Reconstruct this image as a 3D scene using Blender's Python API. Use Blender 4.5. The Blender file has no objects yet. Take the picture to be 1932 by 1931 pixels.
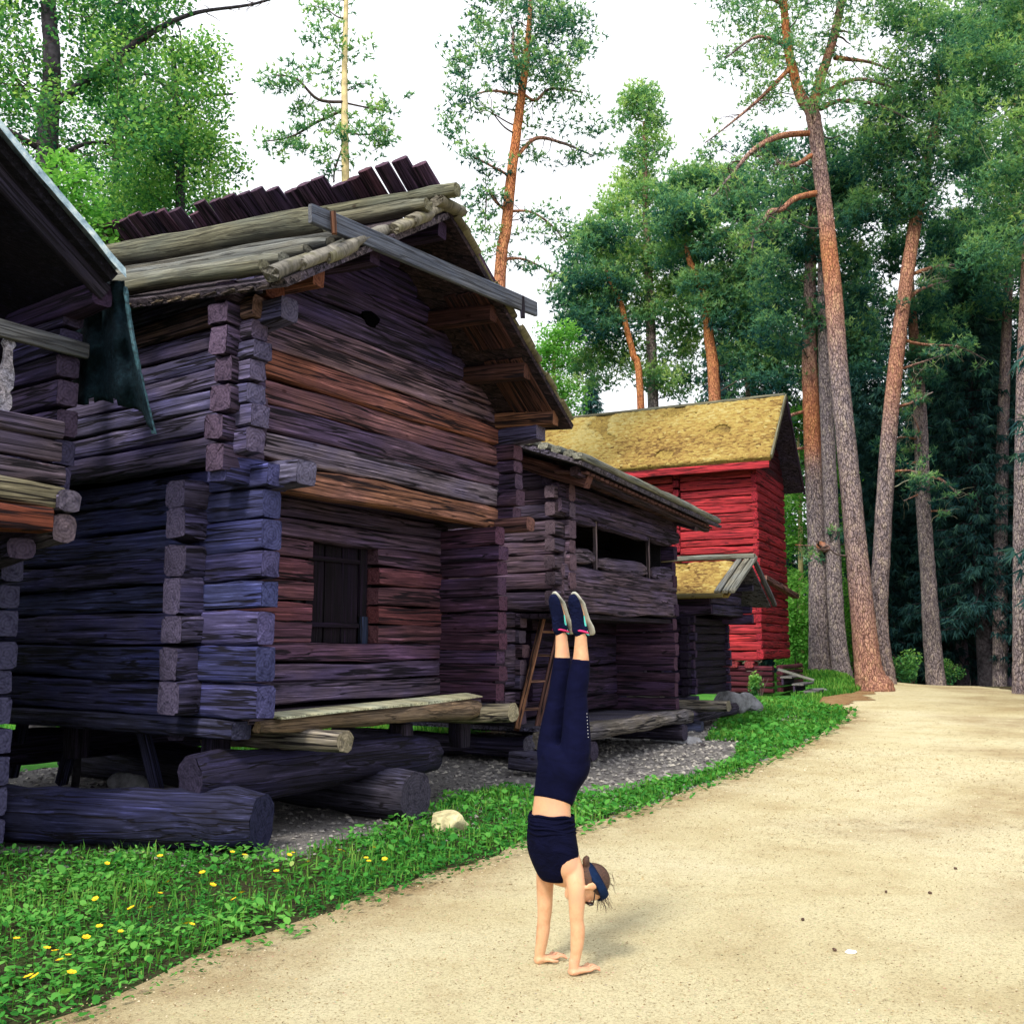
import bpy, bmesh, math, random
import numpy as np
from mathutils import Vector, Matrix, noise as mnoise
from mathutils.geometry import delaunay_2d_cdt

scene = bpy.context.scene
# ------------------------------------------------------------------ camera, world, sun, exposure
FOC, HZ, CZ = 1850.0, 1220.0, 1.7          # focal length and horizon in 1932-px photo units, eye height
PITCH = math.atan((HZ - 966) / FOC)
cam_d = bpy.data.cameras.new('camera'); cam = bpy.data.objects.new('camera', cam_d)
scene.collection.objects.link(cam); scene.camera = cam
cam_d.sensor_width = 36; cam_d.lens = 36 * FOC / 1932; cam_d.clip_end = 3000; cam_d.clip_start = 0.05
cam.location = (0, 0, CZ); cam.rotation_euler = (math.pi / 2 + PITCH, 0, 0)

SUN = Vector((-0.30, -0.62, 0.76)).normalized()
world = bpy.data.worlds.new('World'); scene.world = world; world.use_nodes = True
wn = world.node_tree; wn.nodes.clear()
sky = wn.nodes.new('ShaderNodeTexSky'); sky.sky_type = 'NISHITA'; sky.sun_disc = False
sky.sun_elevation = math.asin(SUN.z); sky.sun_rotation = math.atan2(SUN.x, SUN.y)
sky.air_density = 1.0; sky.dust_density = 4.0; sky.ozone_density = 1.0
hs = wn.nodes.new('ShaderNodeHueSaturation'); hs.inputs['Saturation'].default_value = 0.22
mx = wn.nodes.new('ShaderNodeMix'); mx.data_type = 'RGBA'; mx.inputs[0].default_value = 0.8
mx.inputs[7].default_value = (8.6, 8.8, 9.3, 1)                       # even overcast cloud deck
bg = wn.nodes.new('ShaderNodeBackground'); bg.inputs['Strength'].default_value = 0.074
wo = wn.nodes.new('ShaderNodeOutputWorld')
wn.links.new(sky.outputs[0], hs.inputs['Color']); wn.links.new(hs.outputs[0], mx.inputs[6])
wn.links.new(mx.outputs[2], bg.inputs['Color']); wn.links.new(bg.outputs[0], wo.inputs['Surface'])
sd = bpy.data.lights.new('sun', 'SUN'); sd.energy = 1.5; sd.angle = math.radians(11); sd.color = (1, 0.93, 0.80)
so = bpy.data.objects.new('sun', sd); scene.collection.objects.link(so)
so.rotation_euler = SUN.to_track_quat('Z', 'Y').to_euler()
vs = scene.view_settings; vs.view_transform = 'Standard'; vs.look = 'None'; vs.exposure = 1.45; vs.gamma = 1
scene.cycles.max_bounces = 5; scene.cycles.diffuse_bounces = 2; scene.cycles.glossy_bounces = 2
scene.cycles.transmission_bounces = 3; scene.cycles.transparent_max_bounces = 4
scene.cycles.use_denoising = True
scene.cycles.use_adaptive_sampling = True

# ------------------------------------------------------------------ helpers
_c, _s = math.cos(PITCH), math.sin(PITCH)
def ray(u, v):
    x, y = (u - 966) / FOC, (966 - v) / FOC
    return Vector((x, _c - y * _s, _s + y * _c))
def at(u, v, Y):
    """World point seen at photo position (u, v) standing at distance Y."""
    d = ray(u, v); k = Y / d.y
    return Vector((d.x * k, Y, CZ + d.z * k))
def mpp(Y): return Y / FOC
def sm(a, b, x):
    t = min(1.0, max(0.0, (x - a) / (b - a))); return t * t * (3 - 2 * t)
def height(x, y):
    h = 0.30 * sm(14, 33, y)
    if y > 34: h -= 0.0075 * min(y - 34, 12) ** 2 if y < 46 else 1.08
    h += 0.42 * math.exp(-(((x - 11.0) / 2.6) ** 2 + ((y - 36) / 3.5) ** 2))
    return h
def gp(u, v):
    """Ground point below photo position."""
    d = ray(u, v); z = 0.0
    for _ in range(12):
        k = (z - CZ) / d.z; z = height(d.x * k, d.y * k)
    return (d.x * k, d.y * k)
V = Vector
COL = scene.collection
RNG = random.Random(7)

def put(name, me, parent=None, loc=None, mats=None):
    o = bpy.data.objects.new(name, me); COL.objects.link(o)
    if mats is not None:
        for m in (mats if isinstance(mats, (list, tuple)) else [mats]): me.materials.append(m)
    if parent is not None: o.parent = parent
    if loc is not None: o.location = loc
    return o
def mk(name, verts, faces, mat, parent=None, smooth=False, loc=None):
    me = bpy.data.meshes.new(name); me.from_pydata([tuple(v) for v in verts], [], faces); me.update()
    if smooth: me.polygons.foreach_set('use_smooth', [True] * len(me.polygons))
    return put(name, me, parent, loc, mat)
def tag(o, label, cat=None, group=None, kind=None):
    if label: o['label'] = label
    if cat: o['category'] = cat
    if group: o['group'] = group
    if kind: o['kind'] = kind
    return o
def empty(name, loc, label, cat, group=None):
    o = bpy.data.objects.new(name, None); COL.objects.link(o); o.location = loc; o.empty_display_size = 0.2
    return tag(o, label, cat, group)
def np_mesh(name, verts, tris, rnd=None, smooth=False):
    """Big triangle mesh from numpy arrays; rnd = per-vertex value used by leaf materials."""
    me = bpy.data.meshes.new(name); nv, nt = len(verts), len(tris)
    me.vertices.add(nv); me.vertices.foreach_set('co', np.ascontiguousarray(verts, dtype=np.float32).ravel())
    me.loops.add(nt * 3); me.loops.foreach_set('vertex_index', np.ascontiguousarray(tris, dtype=np.int32).ravel())
    me.polygons.add(nt); me.polygons.foreach_set('loop_start', np.arange(0, nt * 3, 3, dtype=np.int32))
    me.update(calc_edges=True)
    if rnd is not None:
        at_ = me.attributes.new('rnd', 'FLOAT', 'POINT'); at_.data.foreach_set('value', np.ascontiguousarray(rnd, dtype=np.float32))
    if smooth: me.polygons.foreach_set('use_smooth', np.ones(nt, dtype=bool))
    return me

# ------------------------------------------------------------------ materials
class NT:
    def __init__(s, name):
        s.m = bpy.data.materials.new(name); s.m.use_nodes = True; s.t = s.m.node_tree; s.t.nodes.clear()
        s.out = s.n('ShaderNodeOutputMaterial')
    def n(s, typ, **kw):
        nd = s.t.nodes.new(typ)
        for k, v in kw.items(): setattr(nd, k, v)
        return nd
    def l(s, a, b): s.t.links.new(a, b)
    def math(s, op, a, b=None, clamp=False):
        nd = s.n('ShaderNodeMath', operation=op, use_clamp=clamp)
        for i, x in enumerate((a, b)):
            if x is None: continue
            if isinstance(x, (int, float)): nd.inputs[i].default_value = x
            else: s.l(x, nd.inputs[i])
        return nd.outputs[0]
    def mix(s, f, a, b, blend='MIX'):
        nd = s.n('ShaderNodeMix', data_type='RGBA', blend_type=blend)
        for i, x in ((0, f), (6, a), (7, b)):
            if isinstance(x, (int, float)): nd.inputs[i].default_value = x
            elif isinstance(x, tuple): nd.inputs[i].default_value = x + (1,) if len(x) == 3 else x
            else: s.l(x, nd.inputs[i])
        return nd.outputs[2]
    def ramp(s, f, stops):
        nd = s.n('ShaderNodeValToRGB'); e = nd.color_ramp.elements
        while len(e) < len(stops): e.new(0.5)
        for el, (p, c) in zip(e, stops):
            el.position = p; el.color = (c, c, c, 1) if isinstance(c, (int, float)) else tuple(c) + (1,)
        s.l(f, nd.inputs[0]); return nd.outputs[0]
    def noise(s, vec, scale, detail=4, rough=0.55, dist=0.0):
        nd = s.n('ShaderNodeTexNoise'); nd.inputs['Scale'].default_value = scale; nd.inputs['Detail'].default_value = detail
        nd.inputs['Roughness'].default_value = rough; nd.inputs['Distortion'].default_value = dist
        if vec is not None: s.l(vec, nd.inputs['Vector'])
        return nd.outputs[0]
    def coord(s, which='Object', scale=(1, 1, 1), rand=False):
        tc = s.n('ShaderNodeTexCoord').outputs[which]
        mp = s.n('ShaderNodeMapping'); mp.inputs['Scale'].default_value = scale; s.l(tc, mp.inputs['Vector'])
        if rand:
            oi = s.n('ShaderNodeObjectInfo'); cx = s.n('ShaderNodeCombineXYZ')
            r = s.math('MULTIPLY', oi.outputs['Random'], 71.0)
            for i in range(3): s.l(r, cx.inputs[i])
            s.l(cx.outputs[0], mp.inputs['Location'])
        return mp.outputs[0]
    def surf(s, color, rough=0.85, bump=None, strength=0.5, dist=0.02, spec=0.2):
        b = s.n('ShaderNodeBsdfPrincipled'); b.inputs['Specular IOR Level'].default_value = spec
        if isinstance(rough, (int, float)): b.inputs['Roughness'].default_value = rough
        else: s.l(rough, b.inputs['Roughness'])
        if isinstance(color, tuple): b.inputs['Base Color'].default_value = color + (1,)
        else: s.l(color, b.inputs['Base Color'])
        if bump is not None:
            bn = s.n('ShaderNodeBump'); bn.inputs['Strength'].default_value = strength; bn.inputs['Distance'].default_value = dist
            s.l(bump, bn.inputs['Height']); s.l(bn.outputs[0], b.inputs['Normal'])
        s.l(b.outputs[0], s.out.inputs['Surface']); return s.m

def wood_mat(name, grain=1.0, lo=0.13, hi=2.9, crack=0.95, tint2=(0.75, 0.8, 1.15)):
    """Weathered timber: grain along local X, drying cracks, blotches, knots. Base colour comes from obj.color."""
    w = NT(name)
    c1 = w.coord('Object', (0.35 * grain, 13 * grain, 13 * grain), True)
    c2 = w.coord('Object', (0.16 * grain, 5.5 * grain, 5.5 * grain), True)
    c3 = w.coord('Object', (0.7, 1.8, 1.8), True)
    g = w.noise(c1, 3.0, 6, 0.7, 0.25); ck = w.noise(c2, 2.2, 3, 0.5, 0.35); bl = w.noise(c3, 1.6, 4, 0.6, 0.3)
    band = w.math('ABSOLUTE', w.math('SUBTRACT', ck, 0.5))
    crk = w.ramp(band, [(0.0, 1.0), (0.016, 0.9), (0.030, 0.0)])
    oi = w.n('ShaderNodeObjectInfo')
    gv = w.ramp(g, [(0.3, lo), (0.48, 0.7), (0.58, 1.1), (0.70, hi)])
    col = w.mix(1.0, oi.outputs['Color'], gv, 'MULTIPLY')
    col = w.mix(w.ramp(bl, [(0.42, 0.0), (0.62, 0.8)]), col, w.mix(1.0, col, tint2, 'MULTIPLY'))
    col = w.mix(w.ramp(bl, [(0.28, 0.65), (0.42, 0.0)]), col, w.mix(1.0, col, (0.35, 0.33, 0.4), 'MULTIPLY'))
    vo = w.n('ShaderNodeTexVoronoi'); vo.inputs['Scale'].default_value = 1.0
    w.l(w.coord('Object', (2.0, 4.2, 4.2), True), vo.inputs['Vector'])
    kn = w.ramp(vo.outputs['Distance'], [(0.0, 1.0), (0.05, 0.7), (0.085, 0.0)])
    col = w.mix(kn, col, w.mix(1.0, col, (0.3, 0.2, 0.2), 'MULTIPLY'))
    col = w.mix(w.math('MULTIPLY', crk, crack), col, (0.006, 0.005, 0.008))
    hgt = w.math('SUBTRACT', w.math('MULTIPLY', g, 0.55), w.math('MULTIPLY', crk, 0.6))
    return w.surf(col, 0.85, hgt, 0.9, 0.02, 0.15)
def end_mat(name):
    w = NT(name); c = w.coord('Object', (0.0, 1, 1), False)
    wv = w.n('ShaderNodeTexWave', wave_type='RINGS', rings_direction='X'); wv.inputs['Scale'].default_value = 11; wv.inputs['Distortion'].default_value = 3.5
    wv.inputs['Detail'].default_value = 2; w.l(c, wv.inputs['Vector'])
    nz = w.noise(w.coord('Object', (5, 9, 9), True), 2.5, 5, 0.65)
    oi = w.n('ShaderNodeObjectInfo')
    col = w.mix(1.0, oi.outputs['Color'], w.ramp(wv.outputs[1], [(0.1, 0.85), (0.8, 1.12)]), 'MULTIPLY')
    col = w.mix(w.ramp(nz, [(0.35, 0.75), (0.5, 0.0)]), col, w.mix(1.0, col, (0.3, 0.3, 0.38), 'MULTIPLY'))
    return w.surf(col, 0.9, nz, 0.8, 0.03, 0.1)
def leaf_mat(name, stops, trans=0.35):
    w = NT(name); a = w.n('ShaderNodeAttribute', attribute_name='rnd')
    col = w.ramp(a.outputs['Fac'], stops)
    d = w.n('ShaderNodeBsdfDiffuse'); t = w.n('ShaderNodeBsdfTranslucent'); m = w.n('ShaderNodeMixShader'); m.inputs[0].default_value = trans
    w.l(col, d.inputs[0]); w.l(w.mix(1.0, col, (1.15, 1.2, 0.7), 'MULTIPLY'), t.inputs[0])
    w.l(d.outputs[0], m.inputs[1]); w.l(t.outputs[0], m.inputs[2]); w.l(m.outputs[0], w.out.inputs['Surface']); return w.m
def plain(name, color, rough=0.7, var=0.25, scale=20, bump=0.3, spec=0.25):
    w = NT(name); n = w.noise(w.coord('Object'), scale, 4)
    col = w.mix(1.0, color, w.ramp(n, [(0.3, 1 - var), (0.7, 1 + var)]), 'MULTIPLY')
    return w.surf(col, rough, n, bump, 0.01, spec)

WOOD = wood_mat('weathered_timber'); END = end_mat('log_end_grain')
GREYPLANK = wood_mat('grey_plank', 1.4, 0.5, 1.35, 0.5, (0.8, 0.9, 1.1))
REDWOOD = wood_mat('red_painted_timber', 1.1, 0.4, 1.5, 0.9, (0.72, 0.75, 0.9))
def bark_roll_mat():
    w = NT('birch_bark'); n = w.noise(w.coord('Object', (6, 1.2, 1.2), True), 4, 5, 0.6, 0.5); n2 = w.noise(w.coord('Object', (1, 1, 1), True), 5, 4)
    oi = w.n('ShaderNodeObjectInfo')
    col = w.mix(1.0, oi.outputs['Color'], w.ramp(n, [(0.3, 0.35), (0.55, 1.0), (0.7, 1.3)]), 'MULTIPLY')
    col = w.mix(w.ramp(n2, [(0.5, 0.0), (0.65, 0.45)]), col, (0.14, 0.135, 0.05))
    return w.surf(col, 0.8, w.math('ADD', n, n2), 0.7, 0.02)
BARKROLL = bark_roll_mat()
def moss_mat():
    w = NT('moss'); a = w.noise(w.coord(), 1.6, 6, 0.65); b = w.noise(w.coord(), 14, 5, 0.7)
    col = w.ramp(a, [(0.3, (0.15, 0.10, 0.04)), (0.5, (0.34, 0.24, 0.07)), (0.7, (0.42, 0.32, 0.10))])
    col = w.mix(w.ramp(b, [(0.35, 0.85), (0.5, 0.0)]), col, (0.10, 0.055, 0.03))
    return w.surf(col, 1.0, b, 1.0, 0.08, 0.0)
MOSS = moss_mat()
MOSSLEAF = leaf_mat('moss_tufts', [(0.0, (0.14, 0.08, 0.035)), (0.35, (0.33, 0.215, 0.07)), (0.7, (0.42, 0.315, 0.10)), (1.0, (0.48, 0.40, 0.17))], 0.2)
def stone_mat(name, col):
    w = NT(name); a = w.noise(w.coord(), 7, 6, 0.65); b = w.noise(w.coord(), 30, 4)
    c = w.mix(1.0, col, w.ramp(a, [(0.3, 0.35), (0.5, 0.9), (0.7, 1.35)]), 'MULTIPLY')
    return w.surf(c, 0.9, w.math('ADD', a, w.math('MULTIPLY', b, 0.3)), 0.9, 0.03, 0.2)
STONE_PALE = stone_mat('pale_stone', (0.58, 0.52, 0.30)); STONE_GREY = stone_mat('grey_stone', (0.22, 0.22, 0.24))
def path_mat():
    w = NT('sandy_gravel'); P = w.coord()
    big = w.noise(P, 0.35, 5, 0.6, 0.4); mid = w.noise(P, 2.3, 5, 0.65); fine = w.noise(P, 75, 6, 0.85); sp = w.noise(P, 170, 4, 0.8)
    col = w.ramp(big, [(0.30, (0.50, 0.41, 0.23)), (0.46, (0.64, 0.57, 0.35)), (0.68, (0.70, 0.64, 0.43))])
    ed = w.n('ShaderNodeAttribute', attribute_name='rnd').outputs['Fac']
    dirt = w.math('MULTIPLY', w.math('SUBTRACT', 1.0, ed, True), w.ramp(w.noise(P, 1.7, 5, 0.7), [(0.3, 0.15), (0.62, 1.0)]))
    col = w.mix(dirt, col, (0.30, 0.20, 0.105))
    col = w.mix(w.ramp(mid, [(0.36, 0.28), (0.5, 0.0)]), col, (0.42, 0.31, 0.16))
    col = w.mix(w.ramp(fine, [(0.34, 0.9), (0.45, 0.3), (0.52, 0.0)]), col, (0.18, 0.125, 0.065))
    col = w.mix(w.ramp(sp, [(0.60, 0.0), (0.72, 0.85)]), col, (0.75, 0.66, 0.45))
    vo = w.n('ShaderNodeTexVoronoi'); vo.inputs['Scale'].default_value = 26; w.l(w.coord('Object', (1, 1, 1)), vo.inputs['Vector'])
    peb = w.ramp(vo.outputs['Distance'], [(0.08, 1.0), (0.2, 0.0)])
    col = w.mix(w.math('MULTIPLY', peb, 0.45), col, w.mix(1.0, vo.outputs['Color'], (0.75, 0.6, 0.38), 'MULTIPLY'))
    h = w.math('ADD', w.math('MULTIPLY', fine, 0.8), w.math('ADD', w.math('MULTIPLY', sp, 0.4), w.math('MULTIPLY', mid, 1.0)))
    return w.surf(col, 0.95, h, 0.8, 0.02, 0.1)
PATH = path_mat()
def soil_mat(name, c0, c1, c2, scale=3.0):
    w = NT(name); a = w.noise(w.coord(), scale, 6, 0.7, 0.3); f = w.noise(w.coord(), 60, 4, 0.7)
    col = w.ramp(a, [(0.3, c0), (0.5, c1), (0.7, c2)])
    col = w.mix(w.ramp(f, [(0.36, 0.8), (0.5, 0.0)]), col, w.mix(1.0, col, (0.25, 0.25, 0.25), 'MULTIPLY'))
    return w.surf(col, 1.0, w.math('ADD', a, f), 0.9, 0.03, 0.05)
SOIL = soil_mat('verge_soil', (0.035, 0.03, 0.025), (0.06, 0.06, 0.03), (0.05, 0.10, 0.025), 4)
FLOOR = soil_mat('forest_floor', (0.05, 0.04, 0.03), (0.09, 0.065, 0.04), (0.06, 0.10, 0.03), 0.7)
LAWN = soil_mat('lawn', (0.05, 0.19, 0.03), (0.08, 0.28, 0.045), (0.12, 0.34, 0.06), 1.3)
GRAVEL = soil_mat('grey_gravel', (0.11, 0.105, 0.11), (0.20, 0.19, 0.19), (0.28, 0.26, 0.24), 9)
REDSOIL = soil_mat('needle_strewn_soil', (0.24, 0.13, 0.07), (0.36, 0.22, 0.11), (0.44, 0.32, 0.17), 3)
BROWNSOIL = soil_mat('brown_litter', (0.36, 0.27, 0.15), (0.46, 0.37, 0.21), (0.54, 0.46, 0.28), 4)
def bark_mat():
    w = NT('pine_bark'); P = w.coord('Object', (1, 1, 0.42)); vo = w.n('ShaderNodeTexVoronoi', feature='DISTANCE_TO_EDGE'); vo.inputs['Scale'].default_value = 17
    dn = w.n('ShaderNodeTexNoise'); dn.inputs['Scale'].default_value = 5; w.l(P, dn.inputs['Vector'])
    w.l(w.mix(0.12, P, dn.outputs['Color']), vo.inputs['Vector'])
    ed = w.ramp(vo.outputs['Distance'], [(0.0, 0.0), (0.10, 1.0)]); n = w.noise(P, 9, 5, 0.65); big = w.noise(w.coord('Object', (1, 1, 0.5)), 1.1, 3)
    warm = w.n('ShaderNodeAttribute', attribute_name='rnd').outputs['Fac']
    wf = w.math('ADD', warm, w.math('MULTIPLY', w.math('SUBTRACT', n, 0.5), 0.5), True)
    grey = w.ramp(n, [(0.3, (0.14, 0.115, 0.135)), (0.5, (0.28, 0.235, 0.25)), (0.7, (0.44, 0.40, 0.36))])
    orange = w.ramp(n, [(0.3, (0.36, 0.11, 0.05)), (0.5, (0.58, 0.21, 0.08)), (0.7, (0.66, 0.32, 0.13))])
    col = w.mix(wf, grey, orange)
    dark = w.mix(w.math('SUBTRACT', 1.0, warm, True), (0.25, 0.07, 0.03), (0.035, 0.025, 0.03))
    f = w.math('MULTIPLY', w.math('MULTIPLY', w.math('SUBTRACT', 1.0, ed), 0.75), w.math('SUBTRACT', 1.0, w.math('MULTIPLY', wf, 0.75)))
    col = w.mix(f, col, dark)
    return w.surf(col, 0.95, w.math('ADD', w.math('MULTIPLY', ed, 0.8), n), 1.0, 0.05, 0.05)
BARK = bark_mat()
BARK_DARK = plain('dark_bark', (0.055, 0.05, 0.06), 0.95, 0.6, 9, 1.0, 0.05)
BARK_PALE = plain('pale_bark', (0.62, 0.50, 0.27), 0.95, 0.35, 6, 0.8, 0.05)
TWIG = plain('twig_bark', (0.10, 0.075, 0.07), 0.95, 0.4, 12, 0.5, 0.05)
TWIG_LICHEN = plain('lichen_twig', (0.26, 0.27, 0.20), 0.95, 0.4, 12, 0.5, 0.05)
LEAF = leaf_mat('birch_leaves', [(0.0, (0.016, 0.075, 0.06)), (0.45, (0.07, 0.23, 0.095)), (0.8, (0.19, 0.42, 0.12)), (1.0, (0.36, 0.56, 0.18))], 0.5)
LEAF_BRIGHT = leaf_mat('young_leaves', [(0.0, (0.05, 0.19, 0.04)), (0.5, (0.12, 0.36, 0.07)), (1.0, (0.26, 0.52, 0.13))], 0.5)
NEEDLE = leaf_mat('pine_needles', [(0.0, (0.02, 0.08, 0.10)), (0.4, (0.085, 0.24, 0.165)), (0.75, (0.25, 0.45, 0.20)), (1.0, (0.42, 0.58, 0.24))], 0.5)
NEEDLE_PALE = leaf_mat('pale_pine_needles', [(0.0, (0.04, 0.14, 0.11)), (0.4, (0.14, 0.33, 0.18)), (0.75, (0.32, 0.52, 0.20)), (1.0, (0.48, 0.62, 0.25))], 0.5)
SPRUCE = leaf_mat('spruce_needles', [(0.0, (0.012, 0.04, 0.055)), (0.6, (0.04, 0.11, 0.11)), (1.0, (0.11, 0.24, 0.17))], 0.3)
WEED = leaf_mat('weed_leaves', [(0.0, (0.018, 0.10, 0.025)), (0.5, (0.06, 0.27, 0.045)), (0.85, (0.15, 0.42, 0.08)), (1.0, (0.36, 0.48, 0.14))], 0.4)
BLADE = leaf_mat('grass_blades', [(0.0, (0.025, 0.12, 0.025)), (0.5, (0.09, 0.29, 0.045)), (1.0, (0.26, 0.42, 0.09))], 0.4)

# ------------------------------------------------------------------ ground sheets
def pip(poly, x, y):
    ins = np.zeros(len(x), bool); j = len(poly) - 1
    for i in range(len(poly)):
        xi, yi = poly[i]; xj, yj = poly[j]
        c = ((yi > y) != (yj > y)) & (x < (xj - xi) * (y - yi) / (yj - yi + 1e-12) + xi); ins ^= c; j = i
    return ins
def wob(x, y, f=1.0, seed=0.0): return mnoise.noise(V((x * f + seed, y * f - seed, seed)))
def build_ground():
    xs = np.concatenate([np.linspace(-600, -60, 10), np.arange(-50, 60, 1.0), np.linspace(64, 600, 10)])
    ys = np.concatenate([np.linspace(-300, -20, 8), np.arange(-10, 70, 0.5), np.linspace(74, 900, 14)])
    verts = [(x, y, height(x, y) - (0.0 if y < 80 else 0.01 * (y - 80) * 0.1)) for y in ys for x in xs]; n = len(xs)
    faces = [(j * n + i, j * n + i + 1, (j + 1) * n + i + 1, (j + 1) * n + i) for j in range(len(ys) - 1) for i in range(n - 1)]
    g = mk('ground', verts, faces, FLOOR, smooth=True); tag(g, 'brown and green woodland floor under the trees', None, None, 'structure')
build_ground()
def sheet(name, poly, mat, off, label, res=0.25, rag=0.0):
    """A thin ground sheet over the polygon, following the terrain, with a ragged edge."""
    rim = []
    for k in range(len(poly)):
        (x0, y0), (x1, y1) = poly[k], poly[(k + 1) % len(poly)]; L = math.hypot(x1 - x0, y1 - y0); n = max(1, int(L / min(res, 0.12 if y0 < 25 and y1 < 25 else 0.4)))
        nx, ny = -(y1 - y0) / (L + 1e-9), (x1 - x0) / (L + 1e-9)
        for q in range(n):
            x, y = x0 + (x1 - x0) * q / n, y0 + (y1 - y0) * q / n; d = rag * (wob(x, y, 1.3, 3) + 0.6 * wob(x, y, 4.0, 9) + 0.35 * wob(x, y, 11.0, 5)) if rag else 0
            rim.append((x + nx * d, y + ny * d))
    xs = [p[0] for p in rim]; ys = [p[1] for p in rim]; gx, gy = np.meshgrid(np.arange(min(xs), max(xs), res), np.arange(min(ys), max(ys), res)); gx, gy = gx.ravel(), gy.ravel()
    ins = pip(rim, gx, gy); pts = [V(p) for p in rim] + [V((float(a), float(b))) for a, b in zip(gx[ins], gy[ins])]; n = len(rim)
    vo, _, fo, _, _, _ = delaunay_2d_cdt(pts, [(k, (k + 1) % n) for k in range(n)], [list(range(n))], 1, 1e-5)
    verts = [(p.x, p.y, height(p.x, p.y) + off + 0.004 * wob(p.x, p.y, 6)) for p in vo]
    fo = [f if (vo[f[1]] - vo[f[0]]).cross(vo[f[2]] - vo[f[0]]) > 0 else f[::-1] for f in fo]
    o = mk(name, verts, fo, mat, smooth=True); tag(o, label, None, None, 'structure'); return o
PATH_L = [(-4.4, 1.2), (-3.1, 3.2), (-2.14, 4.74), (-1.61, 5.85), (-0.65, 7.6), (0.16, 8.89), (1.3, 10.57), (3.17, 13.87), (5.4, 18.2), gp(1588, 1362), gp(1600, 1345), gp(1545, 1335), gp(1600, 1316), gp(1640, 1302), (12.2, 34.5), (13, 40)]
PATH_R = [(17.5, 40), (16.4, 34.5), (15.9, 31), (13.6, 25), (11.5, 19), (9.5, 12), (8.5, 5), (8.0, 1.2)]
PATH_POLY = PATH_L + PATH_R
path_o = sheet('path', PATH_POLY, PATH, 0.020, 'wide pale sandy gravel path climbing past the log houses', 0.22, 0.13)
_pl = [V((a, b)) for a, b in PATH_L[1:11]]
def edge_dist(x, y):
    """Signed distance to the path edge, positive on the verge side."""
    best, sg = 9e9, 1; p = V((x, y))
    for a, b in zip(_pl[:-1], _pl[1:]):
        ab = b - a; t = max(0, min(1, (p - a).dot(ab) / ab.length_squared)); q = a + ab * t; d = (p - q).length
        if d < best: best = d; sg = 1 if ab.cross(p - a) > 0 else -1
    return best * sg
def dirt_free(x, y):
    e = -edge_dist(x, y) if y < 24 else 2.0
    rt = 1.2 * (wob(x, y, 0.45, 33) + 0.12) + 0.16 * (x - 0.36 * y - 1.2)                 # trodden needles gather on the wood side
    return min(sm(-0.1, 1.0, e + 0.35 * wob(x, y, 1.1, 17)), 1 - 0.65 * sm(0.15, 0.8, rt))
_a = path_o.data.attributes.new('rnd', 'FLOAT', 'POINT'); _a.data.foreach_set('value', [dirt_free(v.co.x, v.co.y) for v in path_o.data.vertices])
VERGE = [(-9, 2.0), (-3.6, 2.0), (-2.14, 4.74), (-1.61, 5.85), (-0.65, 7.6), (0.16, 8.89), (1.3, 10.57), (3.17, 13.87), (5.4, 18.2), gp(1588, 1362), gp(1600, 1345), gp(1520, 1322), gp(1390, 1320), gp(1372, 1345), gp(1330, 1398), gp(1395, 1400), gp(1385, 1440), gp(1300, 1470), gp(1150, 1500), gp(1060, 1512), gp(960, 1490), gp(880, 1502), gp(830, 1520), gp(700, 1575), gp(560, 1612), gp(400, 1618), gp(150, 1610), (-6, 8.4), (-9, 8.4)]
YARD = [(-9, 7.5), (-2.5, 7.6), (0.9, 9.8), (2.7, 13.0), (5.2, 17.6), (6.6, 21.5), (6.0, 25), (2, 22), (-3, 15.5), (-9, 13)]
sheet('yard_gravel', YARD, GRAVEL, 0.006, 'grey gravel yard in front of and beneath the log houses', 0.3, 0.3)
sheet('verge_ground', [(x + (0.5 if 2.5 < y < 22 and x > -3.7 and (x, y) in PATH_L else 0), y) for x, y in VERGE], SOIL, 0.013, 'dark weedy soil of the verge along the path', 0.2, 0.25)
sheet('lawn', [(-40, 13.5), (-9.2, 13.2), (-3.3, 15.7), (1.8, 22.2), (5.8, 25.2), (7.2, 23.2), gp(1490, 1318), gp(1560, 1316), gp(1625, 1306), (11.6, 33.4), (11.5, 44), (-40, 44)], LAWN, 0.010, 'bright green lawn behind the log houses and red barn', 0.5, 0.6)
sheet('bare_soil', [gp(1500, 1332), gp(1570, 1340), gp(1640, 1318), gp(1660, 1303), gp(1600, 1309), gp(1520, 1316)], REDSOIL, 0.030, 'reddish needle-strewn soil beside the path by the red barn', 0.2, 0.3)

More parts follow.
